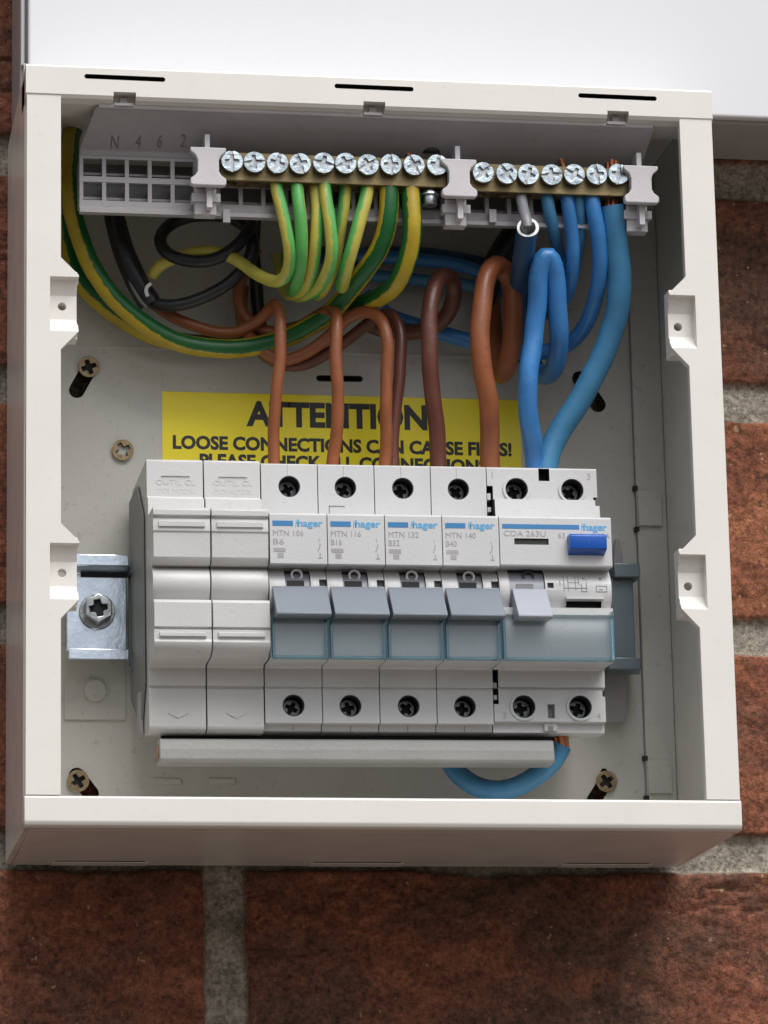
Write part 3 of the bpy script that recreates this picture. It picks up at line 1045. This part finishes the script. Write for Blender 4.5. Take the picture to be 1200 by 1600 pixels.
# side face of the row seen at the far left: a plate darkened and stretched to paint its shade
rc = thing('end_shade_plate', (38, -30, 75), 'flat grey end plate darkened to shade the side of the leftmost blank', 'end plate')
MB().prism([(-12, 50), (-40, 36), (-50, 48), (-50, 100), (-34, 113), (-12, 113)], 37.6, 38.25, 'endshade').build('plate', rc, bevel=0.2)
MB().box(36.9, 38.3, -42, -36, 34, 47, 'rail').build('foot', rc, bevel=0.3)

# residual current device
def make_rcd():
    x = XS[6]
    w2 = 35.0
    r = thing('residual_current_device', (x + w2 / 2, -45, 33.2), 'double-width safety switch with blue test button at the right end of the row', 'safety switch')
    pts = [(-50.5, 33.0), (-52.5, 33.2), (-52.5, 36.0), (-55, 36.2), (-55, 45.9), (-54.2, 46.1), (-54.2, 46.6), (-55.3, 46.8), (-55.3, 51.8), (-56.0, 52.5), (-67.2, 52.1), (-68.2, 52.8), (-68.2, 65.4), (-69.6, 66.2), (-69.6, 68.4)]
    pts += arc_pts(-61.0, 74.0, 8.1, 68.9, 80.6, 12)
    pts += [(-66.8, 80.8), (-71.2, 80.7), (-71.5, 81.2), (-71.5, 95.6), (-71.0, 96.2), (-58, 97.4), (-57.2, 105.0), (-55, 105.2), (-55, 115.0), (-54.5, 115.6)] + BACK
    b = MB().prism(pts, x + G, x + w2 - 0.3, 'module')
    h1, h2 = x + 9.3, x + 26.8
    cuts = [MB().cyl((h, -58, z), 3.55, 16, 'module', 'y', 36) for h in (h1, h2) for z in (108.6, 40.7)]
    cuts += [MB().box(x + 16.4, x + 19.8, -60, -50, 111.4, 115.4, 'dark'),          # notch between the upper screws
             MB().box(x + 16.7, x + 18.9, -60, -51, 37.2, 41.6, 'module'),
             MB().box(x + 3.2, x + 14.2, -75, -65.5, 68.4, 80.7, 'dark'),
             MB().box(x + 14.9, x + 16.8, -75, -67.3, 74.6, 76.3, 'printmid'),
             MB().box(x + 20.7, x + 31.6, -75, -66, 68.6, 70.7, 'dark'),
             MB().box(x + 4.6, x + 15.2, -75, -70.6, 87.4, 89.3, 'window'),
             MB().box(x - 1, x + 1.9, -60, -50, 97.2, 109.6, 'dark'),
             MB().box(x - 1, x + 1.6, -60, -50, 41.5, 52.0, 'dark'),
             MB().box(x + 33.4, x + 36, -60, -50, 103.2, 106.4, 'dark'),
             MB().box(x + 33.9, x + 36, -60, -50, 44.0, 46.0, 'dark')]
    ex = MB()
    for h in (h1, h2):
        for z in (108.6, 40.7):
            ex.ring((h, z), 4.3, 3.55, -55.5, -54.8, 'module')
    for z0, z1, m_ in ((98.2, 100.0, 'moduleb'), (101.6, 103.0, 'moduleb'), (105.4, 107.4, 'moduleb'), (43.0, 44.4, 'moduleb'), (46.6, 48.2, 'moduleb')):
        ex.box(x + .25, x + 1.3, -54.2, -50.5, z0, z1, m_)
    ex.box(x + 15.8, x + 19.8, -53.6, -52.4, 33.6, 36.6, 'module')
    ex.box(x + 17.0, x + 18.4, -53.9, -53.5, 33.4, 35.0, 'printmid')
    ex.prism([(-69.3, 70.6), (-70.6, 71.0), (-70.6, 71.8), (-68.6, 72.0)], x + 20.3, x + 31.8, 'module')
    b.build('body', r, cuts=cuts, bevel=0.22, extra=ex)
    ro = MB().prism(arc_pts(-61.0, 74.0, 7.4, 68.9, 80.3, 10) + [(-62, 80.3), (-62, 68.9)], x + 3.3, x + 14.1, 'leverl')
    e2 = MB()
    e2.ring((x + 9.4, 78.4), 1.85, 1.3, -67.4, -65.3, 'ink', 26)
    e2.box(x + 5.4, x + 10.6, -68.6, -66.5, 74.2, 75.9, 'printmid')
    ro.build('rotor', r, extra=e2)
    lever(r, x + 3.9, x + 14.4, 'leverl')
    clear_cover(r, x + 0.35, x + w2 - .4)
    pr = MB()
    y = -71.56
    pr.box(x + 1.0, x + 24.8, y - .02, y + .05, 92.3, 93.7, 'printblue')
    pr.text('h', x + 25.4, 92.1, y, 2.0, 'printsky', width=.9, bold=.01, shear=.2)
    pr.text('hager', x + 26.2, 92.1, y, 2.1, 'printsky', width=7.2, bold=.035)
    pr.text('CDA 263U', x + 1.4, 90.0, y, 1.7, 'printgrey', width=13.0, bold=0)
    pr.text('63 A  I\u0394n=0,03A', x + 18.2, 89.6, y, 1.6, 'printgrey', width=16.0, bold=0)
    bd = [c_ for c_ in r.children if c_.name.startswith('body')][0]
    pr.build('front_lettering', bd)
    for n_, xx_, zz_ in (('1', 1.7, 112.0), ('3', 31.7, 112.0), ('2', 2.6, 37.0), ('4', 31.8, 37.0)):
        MB().text(n_, x + xx_, zz_, -55.05, 2.0, 'printgrey').build('terminal_number', bd)
    pr = MB()
    def cy_y(z): return -61.0 - math.sqrt(8.1 ** 2 - (z - 74.0) ** 2) - 0.05
    def seg(x0, z0, x1, z1, w_=.16):
        z0, z1 = min(z0, z1), max(z0, z1)
        n_ = 4 if z1 - z0 > 1 else 1
        for k in range(n_):
            za, zb_ = z0 + (z1 - z0) * k / n_ - w_ / 2, z0 + (z1 - z0) * (k + 1) / n_ + w_ / 2
            yy = cy_y((za + zb_) / 2)
            pr.box(x + x0 - w_ / 2, x + x1 + w_ / 2, yy - .05, yy + .12, za, zb_, 'printmid')
    for a_, b_, c_, d_ in ((20, 73.8, 20, 78.6), (21.3, 73.8, 21.3, 78.6), (20, 74.6, 27, 74.6), (23.6, 74, 23.6, 78.4), (24.6, 75.6, 24.6, 78.4), (21.3, 76.4, 24.6, 76.4), (25.4, 73.6, 25.4, 76.0), (27, 73.6, 27, 76.4), (25.4, 73.6, 27, 73.6), (18.8, 75.4, 18.8, 77.0), (30.0, 73.6, 33.2, 73.6), (30.0, 75.4, 33.2, 75.4), (30, 73.6, 30, 75.4), (33.2, 73.6, 33.2, 75.4), (26.2, 77.4, 27.4, 77.4)):
        seg(a_, b_, c_, d_)
    pr.text('A', x + 30.6, 76.6, cy_y(77.4), 1.7, 'printmid')
    pr.text('T', x + 25.6, 76.9, cy_y(77.6), 1.2, 'printmid')
    pr.text('~', x + 30.8, 73.6, cy_y(74.2), 1.6, 'printmid')
    pr.build('wiring_diagram', bd)
    MB().prism([(-70.5, 84.6), (-71.4, 84.2), (-75.2, 85.6), (-75.4, 89.6), (-74.6, 90.2), (-70.5, 90.4)], x + 21.0, x + 32.4, 'button').build('test_button', r, bevel=0.3, extra=MB().text('T', x + 26.7, 86.9, -75.45, 1.2, 'printblue', align='C'))
    for h, z, an in ((h1, 108.6, .3), (h2, 108.6, .9), (h1, 40.7, .2), (h2, 40.7, 1.2)):
        terminal_socket(r, h, z, an, r=3.5)
make_rcd()

# plastic end stop pieces at the right end of the rail
es = thing('end_stop', (187, -22, 75), 'dark blue grey clamp gripping the rail to the right of the safety switch', 'end clamp')
p = lambda px, py: at(px, py, -25)
MB().box(p(955, 0 + 890).x, p(996, 890).x, -29, -20.6, p(970, 906).z, p(970, 884).z, 'railshade').build('upper_jaw', es, bevel=0.4)
MB().box(p(955, 960).x, p(990, 960).x, -26, -20.7, p(970, 1032).z, p(970, 905).z - .1, 'railshade').build('web', es, bevel=0.4)
MB().box(p(946, 1040).x, p(997, 1040).x, -29, -20.6, p(970, 1050).z, p(970, 1031).z, 'railshade').build('lower_jaw', es, bevel=0.4)
ew = thing('rail_wedge', (185, -15, 75), 'grey tapered plastic carrier poking out above and below the blue grey clamp', 'carrier')
q0, q1 = at(950, 1050, -12), at(982, 1128, -12)
MB().prism([(at(945, 1050, -12).x, q0.z + 4), (at(982, 1050, -12).x, q0.z + 4), (at(978, 1128, -12).x, q1.z), (at(945, 1128, -12).x, q1.z)], -12.4, -9, 'rail', 'y').build('lower_wedge', ew, bevel=0.3)
MB().prism([(at(955, 845, -12).x, at(955, 895, -12).z), (at(976, 895, -12).x, at(955, 895, -12).z), (at(968, 845, -12).x, at(955, 842, -12).z), (at(962, 845, -12).x, at(955, 842, -12).z)], -12.4, -9, 'rail', 'y').build('upper_wedge', ew, bevel=0.3)

# busbar below the row
bb = thing('busbar', (100, -45, 26), 'long grey insulated strip running under the whole row of breakers', 'busbar')
z0, z1 = 23.6, 30.8
pr_ = [(-45, z1), (-53.0, z1), (-53.6, z1 - .5), (-54.2, z1 - 3.4), (-54.4, z0 + .8), (-53.6, z0), (-45, z0), (-45, z0 + 1), (-52.8, z0 + 1.2), (-52.6, z1 - 1.4), (-45, z1 - 1.2)]
MB().prism(pr_, X(248, 1170, -54), X(865, 1175, -54), 'busgrey').build('insulation', bb, bevel=0.4, seg=3)
MB().box(X(247, 1170, -54), X(860, 1175, -54), -50.5, -48.6, z0 + 1.9, z1 - 2.0, 'copper').build('copper_bar', bb, bevel=0.2)
MB().box(X(250, 1150, -44), X(880, 1150, -44), -44.5, -43.5, 27.5, 36.0, 'black').build('gap_shade', bb)  # added black strip painting the dark of the gap above the busbar

# ------------------------------------------------------------------ terminal carrier
tl = thing('terminal_carrier', (106, -60, 192), 'lilac grey plastic strip with two rows of square holes, under the top edge', 'terminal carrier')
YG = -58.0
x0, x1 = 17.9, 194.6
zrow = [(210.0, 204.3), (202.5, 196.6)]
# sloping hood
hood = [(-73.2, 221.9), (-73.6, 221.0), (-72.8, 220.4), (-58.8, 212.6), (-58.2, 210.9), (-57.0, 210.9), (-57.0, 213.2), (-71.6, 221.5)]
hb_ = MB().prism(hood, x0, x1, 'rail')
for v in hb_.bm.verts:          # ends cut on the slant
    if v.co.y < -65:
        v.co.x += 3.6 if v.co.x < 100 else 1.2
ex = MB()
hl = MB()
hb_.build('hood', tl, bevel=0.3)
MB().prism([(-74.3, 222.1), (-74.3, 221.2), (-73.62, 220.9), (-72.9, 222.1)], x0 + 4.4, x1 + 0.6, 'holder').build('hood_edge', tl, bevel=0.15)
gr = MB()
zt_, zm, zb_ = 210.0, (204.3 + 202.5) / 2, 196.6
gr.box(x0, x1, YG, YG + 1.6, zt_, 211.2, 'rail')
gr.box(x0, x1, YG, YG + 1.6, 202.5, 204.3, 'rail')
gr.prism([(YG, 196.6), (YG, 194.6), (YG - 1.1, 193.6), (YG - 1.1, 192.4), (YG + 1.6, 192.4), (YG + 1.6, 196.6)], x0, x1, 'rail')
nx = 25
for k in range(nx + 1):
    xx = x0 + 0.55 + k * 7.04
    w_ = 0.62
    xa, xb2 = max(x0 + 0.02, xx - w_), min(x1 - 0.02, xx + w_)
    for za, zb2 in ((204.3, 210.0), (196.6, 202.5)):
        gr.box(xa, xb2, YG + .06, YG + 1.55, za + .004, zb2 - .004, 'rail')
        gr.box(xx - .3, xx + .3, YG + 1.56, YG + 7.9, za + .01, zb2 - .01, 'rail')
gr.box(x0 + .1, x1 - .1, YG + 4.4, YG + 7.8, 206.2, 206.9, 'rail')
gr.box(x0 + .1, x1 - .1, YG + 8.0, YG + 9.2, 196, 211, 'endshade')  # backing plate darkened: the holes' shade is put into its colour
gr.box(x0 + .1, x1 - .1, YG + 4.0, YG + 7.8, 198.2, 198.9, 'rail')
for px in (354, 770):
    q = at(px, 340, -60.2)
    gr.box(q.x - 1.1, q.x + 1.1, -60.6, -59.4, q.z - 1.6, q.z + 2.6, 'rail')
t2 = MB()
for s_, px in (('N', 172), ('4', 210), ('6', 244), ('2', 280)):
    q = at(px, 238, YG - .8)
    t2.text(s_, q.x, q.z + .0, YG - .95, 2.6, 'engrave', bold=-.01, depth=.1)
gr.build('hole_grid', tl)
# digits moulded on the hood, following its slope
for v in t2.bm.verts:
    v.co.z += 1.0
    v.co.y = -58.95 - (v.co.z - 212.6) * 1.79
t2.build('marking', tl)
for px, py in ((195, 148), (585, 165), (966, 183)):
    xx = X(px, py, -D)
    b = MB()
    b.box(xx - 1.2, xx + 1.2, -74.4, -71.4, 221.2, 224.2, 'rail')
    b.box(xx - 3.0, xx + 3.0, -75.2, -74.4, 221.3, 222.3, 'rail')
    b.build('clip_tab', tl, bevel=0.15)

def bar_holder(xc, zc, tail=True):
    b = MB()
    w_, n_ = 5.5, 3.3
    pts = [(-w_, 5.6), (w_, 5.6), (w_, 4.4), (n_ + .6, 3.0), (n_, 1.5), (n_, -2.0), (n_ + .6, -3.2), (w_, -4.4), (w_, -6.2), (w_ - .8, -6.6), (-w_ + .8, -6.6), (-w_, -6.2), (-w_, -4.4), (-n_ - .6, -3.2), (-n_, -2.0), (-n_, 1.5), (-n_ - .6, 3.0), (-w_, 4.4)]
    b.prism([(xc + u, zc + v) for u, v in pts], -70.2, -67.5, 'holder', 'y')
    b2 = MB()
    b2.box(xc - 3.0, xc + 3.0, -67.6, YG - .02, zc - 5.2, zc + 4.4, 'holder')
    b2.box(xc - 0.75, xc + .75, -68.0, YG - .1, zc + 4.5, zc + 10.5, 'holder')
    b2.box(xc - 4.4, xc + 4.4, -64, -60.3, zc - 9.8, zc - 7.2, 'holder')
    b2.box(xc - 3.4, xc + 3.2, -63, -58.4, zc - 13.6, zc - 5.4, 'holder')
    b2.box(xc - 0.2, xc + 1.5, -67, -63.1, zc - 12.6, zc - 5.4, 'holder')
    o = b.build('bar_holder', tl, bevel=0.35, extra=b2)
q = at(325, 259, -69); bar_holder(q.x, q.z)
q = at(717, 277, -69); bar_holder(q.x, q.z)
q = at(1001, 287, -69); bar_holder(q.x, q.z)

# ------------------------------------------------------------------ terminal bars
def bar_screw(root, p, ang, rr=3.3):
    dy_ = random.uniform(-.35, .35)
    p = p + Vector((random.uniform(-.1, .1), 0, random.uniform(-.12, .12)))
    hd = MB().cyl((p.x, -68.3 + dy_, p.z), rr, 1.5, 'screwzinc', n=30)
    hd.build('terminal_screw', root, cuts=[cross_cut((p.x, -68.3 + dy_, p.z), rr * .95, 0.9, ang, .22, 'zincd'),
             MB().prism([(p.x + rr * 1.1 * math.cos(ang + a_), p.z + rr * 1.1 * math.sin(ang + a_)) for a_ in (-.12, .12, math.pi - .12, math.pi + .12)], -69.5, -67.75 + dy_, 'zincd', 'y')], bevel=0.18,
             extra=MB().cyl((p.x, -66.9, p.z), 2.1, 3.4, 'zincd', n=20))

def terminal_bar(name, pxs, lbl, wires_x):
    pa, pb = at(*pxs[0], -68), at(*pxs[-1], -68)
    r = thing(name, ((pa.x + pb.x) / 2, -60, pa.z), lbl, 'terminal bar')
    zc = (pa.z + pb.z) / 2
    b = MB()
    b.box(pa.x - 3.4, pb.x + 3.4, -65.4, -59.2, zc - 5.8, zc + 3.3, 'brass')
    cuts = []
    for px in pxs:
        q_ = at(*px, -68)
        cuts.append(MB().cyl((q_.x, -62.3, zc - 8), 2.0, 7, 'brass', 'z', 20))
        cuts.append(MB().cyl((q_.x + 3.55, -66.6, zc - 8), 0.9, 20, 'brass', 'z', 12))
    b.build('bar', r, cuts=cuts, bevel=0.25)
    for px in pxs:
        bar_screw(r, at(*px, -68), random.uniform(0, 3))
    return r
EP = [(363, 252), (398, 253), (434, 254), (469, 255), (505, 255), (540, 256), (575, 257), (611, 257), (647, 258), (683, 258)]
NP = [(755, 270), (791, 271), (826, 272), (862, 273), (897, 273), (932, 273), (967, 272)]
eb = terminal_bar('earth_bar', EP, 'long brass terminal bar with ten screws, holding the green and yellow wires', None)
nb = terminal_bar('neutral_bar', NP, 'short brass terminal bar with seven screws at the right, holding the blue wires', None)
q = at(672, 238, -60)
MB().cyl((q.x, -61, q.z - 1), 3.0, 5.5, 'black', 'z', 24, 3.4).box(q.x - 1.4, q.x + 1.4, -64, -59, q.z + 2, q.z + 4.6, 'black').build('black_plug', eb, bevel=.3)
q = at(672, 298, -63)
MB().cyl((q.x, -62, q.z - 1.5), 3.3, 1.6, 'zinc', 'z', 28, 2.6).cyl((q.x, -62, q.z - 4.6), 2.4, 3.2, 'zincd', 'z', 24).cyl((q.x, -62, q.z + .1), 1.6, 6, 'zincd', 'z', 20).build('clamp_screw', eb, bevel=.25)

# ------------------------------------------------------------------ cables
def P3(lst):
    return [at(a_, b_, c_) for a_, b_, c_ in lst]
def cable(name, label, pts, r, mat, group, phase=0.0, n=18, conductor=None, twist=0.0, world=False, cat='cable'):
    """conductor: list of (points, radius) of bare copper beyond the sheath"""
    pp = pts if world else P3(pts)
    if conductor:
        t = thing(name, tuple(pp[0]), label, cat, group)
        MB().tube(pp, r, mat, n=n, phase=phase, twist=twist).build('insulation', t)
        for cp, cr in conductor:
            b = MB()
            cp = P3(cp)
            for k in range(7):       # twisted strands
                a_ = k * math.pi / 3
                rr = 0 if k == 6 else cr * .64
                b.tube([c_ + Vector((rr * math.cos(a_ + .3 * j), rr * math.sin(a_ + .3 * j), 0)) for j, c_ in enumerate(cp)], cr * .36, 'copper', n=8)
            b.build('conductor', t)
        return t
    o = MB().tube(pp, r, mat, n=n, phase=phase, twist=twist).build(name)
    return tag(o, label, cat, group)

GE = 'green and yellow earth wires hanging from the long bar'
cable('earth_wire', 'leftmost green and yellow wire on the bar, bending left behind the black loop',
      [(430, 268, -62), (432, 290, -62.5), (441, 330, -63), (450, 380, -62), (453, 418, -58), (440, 442, -52), (415, 436, -46), (392, 422, -41), (368, 405, -38), (340, 394, -36), (305, 393, -34), (272, 404, -31), (246, 416, -29), (238, 430, -26)], 1.95, 'gy', GE, phase=.09)
cable('earth_wire', 'second green and yellow wire from the left on the bar, mostly green in front',
      [(462, 270, -62), (463, 290, -63), (469, 340, -64), (473, 390, -61), (466, 430, -55), (460, 452, -45), (456, 455, -34), (452, 430, -24), (450, 380, -20)], 2.0, 'gy', GE, phase=.42)
cable('earth_wire', 'third green and yellow wire from the left, yellow along its left side',
      [(492, 271, -61), (493, 292, -61.5), (495, 350, -62), (492, 400, -59), (484, 440, -52), (466, 458, -43), (450, 460, -34), (440, 440, -25), (436, 400, -20)], 1.95, 'gy', GE, phase=.05)
cable('earth_wire', 'fourth green and yellow wire from the left, crossing in front of the fifth',
      [(507, 272, -63), (508, 298, -64), (515, 345, -65), (518, 395, -63), (512, 428, -58), (496, 452, -50), (474, 462, -41), (456, 460, -30), (446, 430, -22)], 1.95, 'gy', GE, phase=.09)
cable('earth_wire', 'fifth green and yellow wire from the left, slanting down behind the fourth',
      [(541, 274, -61), (540, 304, -61), (534, 340, -60), (528, 375, -57), (520, 420, -52), (508, 450, -44), (494, 462, -34), (486, 440, -24)], 1.9, 'gy', GE, phase=.62)
cable('earth_wire', 'sixth green and yellow wire from the left, slanting, ending in a round bend',
      [(576, 275, -62), (573, 300, -62.5), (563, 345, -63), (550, 390, -61), (539, 425, -57), (534, 444, -50), (536, 450, -40), (540, 430, -28), (545, 400, -20)], 2.1, 'gy', GE, phase=.62)
GB = 'two thick dark green and yellow earth cables'
cable('earth_cable', 'thick dark green and yellow cable sweeping round the left side of the box',
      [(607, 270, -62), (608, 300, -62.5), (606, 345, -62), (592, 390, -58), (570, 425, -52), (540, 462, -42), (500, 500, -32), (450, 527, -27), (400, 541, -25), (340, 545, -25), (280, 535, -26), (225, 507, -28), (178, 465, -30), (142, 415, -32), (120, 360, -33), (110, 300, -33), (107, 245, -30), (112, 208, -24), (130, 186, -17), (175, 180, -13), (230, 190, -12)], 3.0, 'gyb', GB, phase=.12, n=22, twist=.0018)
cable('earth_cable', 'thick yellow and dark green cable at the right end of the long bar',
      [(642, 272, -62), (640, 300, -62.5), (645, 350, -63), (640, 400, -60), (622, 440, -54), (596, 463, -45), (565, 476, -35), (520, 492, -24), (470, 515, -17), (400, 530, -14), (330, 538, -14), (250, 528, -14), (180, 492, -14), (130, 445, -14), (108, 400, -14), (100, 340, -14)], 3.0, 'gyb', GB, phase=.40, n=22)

GBR = 'brown wires rising from the tops of the breakers'
cable('live_wire', 'thin brown wire into the breaker marked B6, straight with a tight bend at its top',
      [(427, 760, -38), (427, 720, -38), (429, 660, -40), (433, 600, -42), (438, 540, -43), (438, 495, -42), (432, 474, -38), (424, 478, -32), (408, 498, -26), (380, 517, -23), (345, 520, -22), (305, 510, -22), (268, 495, -22), (240, 475, -21)], 1.85, 'brownpvc', GBR)
cable('live_wire', 'thin brown wire into the breaker marked B16, bending back at its top',
      [(518, 760, -38), (521, 720, -38), (527, 660, -41), (527, 600, -43), (525, 540, -44), (526, 500, -43), (520, 482, -39), (505, 488, -34), (478, 506, -29), (445, 520, -25), (405, 515, -22), (378, 490, -20), (372, 450, -20), (384, 420, -20), (400, 390, -18)], 1.95, 'brownpvc', GBR)
cable('live_wire', 'orange brown wire into the breaker marked B32, arching over from the left',
      [(600, 760, -38), (602, 720, -38), (603, 650, -41), (605, 580, -43), (603, 520, -44), (592, 492, -42), (570, 484, -39), (545, 496, -36), (510, 528, -32), (475, 554, -29), (440, 564, -27), (412, 548, -25), (388, 524, -22), (375, 490, -17), (380, 450, -15)], 1.95, 'brownpvc', GBR)
cable('live_wire', 'darker brown wire pressed against the orange brown one, also into the breaker marked B32',
      [(613, 760, -36), (614, 720, -36), (617, 650, -37), (624, 580, -38), (628, 530, -38), (620, 498, -36), (604, 486, -33), (580, 500, -31), (540, 534, -28), (500, 560, -26), (460, 573, -24), (425, 566, -22), (400, 540, -19), (380, 500, -13)], 1.9, 'brownpvc2', GBR)
cable('live_cable', 'reddish brown cable into the breaker marked B40, with a narrow loop at its top',
      [(686, 760, -38), (684, 720, -38), (681, 650, -42), (672, 580, -46), (670, 520, -47), (675, 465, -46), (684, 436, -43), (699, 428, -38), (711, 445, -34), (706, 480, -30), (690, 505, -26), (664, 516, -22), (630, 520, -19), (600, 517, -17), (570, 505, -15)], 2.6, 'brownpvc2', GBR)
cable('live_cable', 'thickest brown cable, looping high over and entering the safety switch',
      [(772, 770, -38), (767, 725, -38), (765, 680, -42), (763, 630, -47), (754, 570, -50), (749, 520, -51), (754, 465, -50), (764, 424, -48), (780, 410, -44), (795, 430, -41), (801, 480, -39), (801, 530, -37), (793, 575, -34), (782, 590, -29), (770, 560, -24), (772, 510, -20), (766, 470, -18), (770, 420, -16), (790, 380, -14)], 3.1, 'brownpvc', GBR, n=22)

GN = 'blue neutral wires at the right'
cable('neutral_cable', 'bright blue thick cable with a tall narrow loop, entering the safety switch',
      [(838, 770, -38), (836, 728, -38), (831, 690, -43), (825, 630, -49), (826, 580, -51), (834, 520, -51), (841, 470, -53), (842, 420, -57), (850, 394, -58), (862, 404, -57), (870, 450, -54), (873, 510, -49), (870, 560, -41), (858, 587, -31), (842, 584, -25), (828, 560, -18), (822, 520, -15)], 3.05, 'bluepvc', GN, n=22)
cable('neutral_cable', 'thickest dusty blue cable, from the last screw of the short bar to the switch',
      [(956, 322, -61), (960, 350, -60), (967, 410, -56), (966, 470, -52), (953, 530, -47), (925, 590, -43), (893, 645, -40), (866, 690, -38), (852, 730, -38), (848, 775, -38)], 3.75, 'bluepvc2', GN, n=24,
      conductor=[([(957, 232, -60), (957, 262, -60), (955, 300, -60), (955, 326, -60)], 2.3)])
cable('neutral_cable', 'dark blue cable stub with white cut end below the grey conductor',
      [(825, 358, -69.5), (823, 370, -65), (819, 394, -58), (812, 430, -46), (808, 470, -34), (812, 520, -26), (820, 560, -20)], 3.3, 'bluedark', GN, n=22)
MBW = MB()
c0, c1 = at(825, 355.5, -70.2), at(825, 357.5, -69.6)
wr = MBW.tube([c0, (c0 + c1) / 2, c1], 3.4, 'whitepvc', n=24).tube([c0 + (c0 - c1) * .03, c0 - (c0 - c1) * .3, c0 - (c0 - c1) * .4], 2.5, 'dark', n=24).build('cut_end', None)
tag(wr, 'white inner rim at the cut end of the dark blue cable stub', 'cable end')
cable('grey_conductor', 'short grey insulated core from the short bar down into the dark blue stub',
      [(813, 285, -61), (813, 312, -63), (819, 335, -66.5), (825, 352, -71), (824, 366, -67)], 1.75, 'greypvc', None)
cable('cable_sleeve', 'matt black cable sleeve behind the thickest brown cable',
      [(826, 340, -26), (800, 372, -24), (775, 412, -22), (760, 450, -20), (758, 500, -18), (764, 560, -16)], (4.6, 3.4), 'blackpvc', None, cat='cable sleeve')
cable('neutral_wire', 'pale blue thin wire, first beside the grey conductor on the short bar',
      [(852, 290, -61), (855, 314, -62.5), (864, 350, -59), (874, 400, -47), (879, 440, -41), (877, 475, -36), (866, 492, -30), (840, 480, -22), (800, 460, -18), (740, 447, -16), (680, 440, -15), (600, 432, -14), (550, 425, -13)], 2.0, 'bluepvc2', GN)
cable('neutral_wire', 'deep blue thin wire, second on the short bar, with a tight bend at the bottom',
      [(884, 290, -61), (885, 314, -62.5), (892, 352, -60), (896, 400, -56), (893, 440, -50), (882, 466, -42), (866, 476, -32), (830, 470, -24), (790, 450, -20), (740, 420, -17), (680, 408, -16), (610, 402, -15), (550, 398, -14)], 2.15, 'bluepvc', GN)
cable('neutral_wire', 'pale blue thin wire, third on the short bar, half behind the deep blue ones',
      [(902, 290, -60), (903, 316, -61.5), (907, 352, -57), (905, 390, -52), (897, 420, -44), (884, 440, -34), (860, 450, -24), (800, 445, -13)], 1.95, 'bluepvc2', GN)
cable('neutral_wire', 'deep blue wire, fourth on the short bar, curving wide below the loops',
      [(925, 290, -61), (926, 314, -62.5), (933, 360, -60), (938, 410, -56), (934, 455, -50), (922, 495, -43), (899, 529, -36), (865, 548, -30), (815, 550, -25), (760, 540, -20), (700, 523, -17), (650, 508, -15), (600, 490, -13), (570, 460, -12)], 2.5, 'bluepvc', GN)
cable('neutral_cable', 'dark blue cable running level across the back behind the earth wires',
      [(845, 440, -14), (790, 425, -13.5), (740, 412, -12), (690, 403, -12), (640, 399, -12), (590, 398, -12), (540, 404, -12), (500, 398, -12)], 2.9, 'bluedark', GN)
cable('neutral_loop', 'blue cable loop hanging under the grey strip at the bottom right',
      [(692, 1150, -24), (698, 1180, -28), (712, 1207, -32), (738, 1227, -35), (770, 1236, -37), (803, 1232, -39), (835, 1215, -41), (860, 1193, -43), (874, 1172, -44), (877, 1165, -44.2)], 3.15, 'bluepvc2', None, n=24,
      conductor=[([(877, 1140, -45), (876, 1155, -45), (877, 1172, -44.4)], 2.6)])

# black sheathed cable and its coil at the left
cable('black_cable', 'thick black sheath hanging down at the left, cut open at its lower end',
      [(176, 300, -26), (180, 345, -26), (190, 385, -27), (206, 425, -27), (222, 455, -26), (234, 474, -25)], (3.2, 3.7), 'blackpvc', None)
cable('black_wire', 'thinner black wire coiled in two loops below the holes of the carrier',
      [(232, 470, -25), (252, 478, -27), (285, 477, -29), (330, 459, -31), (368, 433, -33), (392, 402, -34), (397, 372, -34), (383, 350, -33), (350, 338, -31), (300, 337, -28), (266, 350, -28), (249, 373, -30), (258, 396, -33), (290, 408, -35), (330, 407, -37), (365, 391, -38), (386, 366, -37), (394, 340, -32)], 2.0, 'blackpvc', None)
cable('black_wire', 'straight dark wire hanging behind the brown wires at the upper left',
      [(398, 340, -22), (396, 400, -18), (400, 450, -15), (406, 500, -13), (412, 545, -12)], 2.1, 'blackpvc', None)
q = [at(a_, b_, -28.5) for a_, b_ in ((198, 427), (206, 448), (218, 470), (229, 481))]
tag(MB().tube(q, .55, 'greypvc', n=8).build('cut_sheath_edge'), 'pale cut edge beside the end of the thick black sheath', 'cable end')
q = [at(a_, b_, -30.5) for a_, b_ in ((236, 443), (229, 447), (227, 456), (231, 463))]
tag(MB().tube(q, .6, 'whitepvc', n=8).build('string_end'), 'tiny white curl of string at the mouth of the thick black sheath', 'string')
# copper ends standing out above the bars
for px, py, lbl_ in ((880, 256, 'tiny bent copper end above the fifth screw of the short bar'), (640, 244, 'tiny copper end above the ninth screw of the long bar')):
    q = at(px, py, -61)
    tag(MB().tube([q + Vector((.4, 0, -3)), q, q + Vector((-1.1, 0, 2.2))], .75, 'copper', n=10).build('copper_end'), lbl_, 'wire end')

# ------------------------------------------------------------------ the row of devices hangs a touch out of square
ROLL = math.radians(0.30)
PV = Vector((108, 0, 75)) * S
RM = Matrix.Translation(PV) @ Matrix.Rotation(-ROLL, 4, 'Y') @ Matrix.Translation(-PV)
for o in SC.objects:
    if o.parent is None and o.name.split('.')[0] in ('circuit_breaker', 'blank_module', 'residual_current_device', 'busbar', 'end_shade_plate', 'mounting_rail'):
        o.matrix_world = RM @ Matrix.Translation(o.location)
for o in SC.objects:
    if '_org' in o.keys():
        del o['_org']
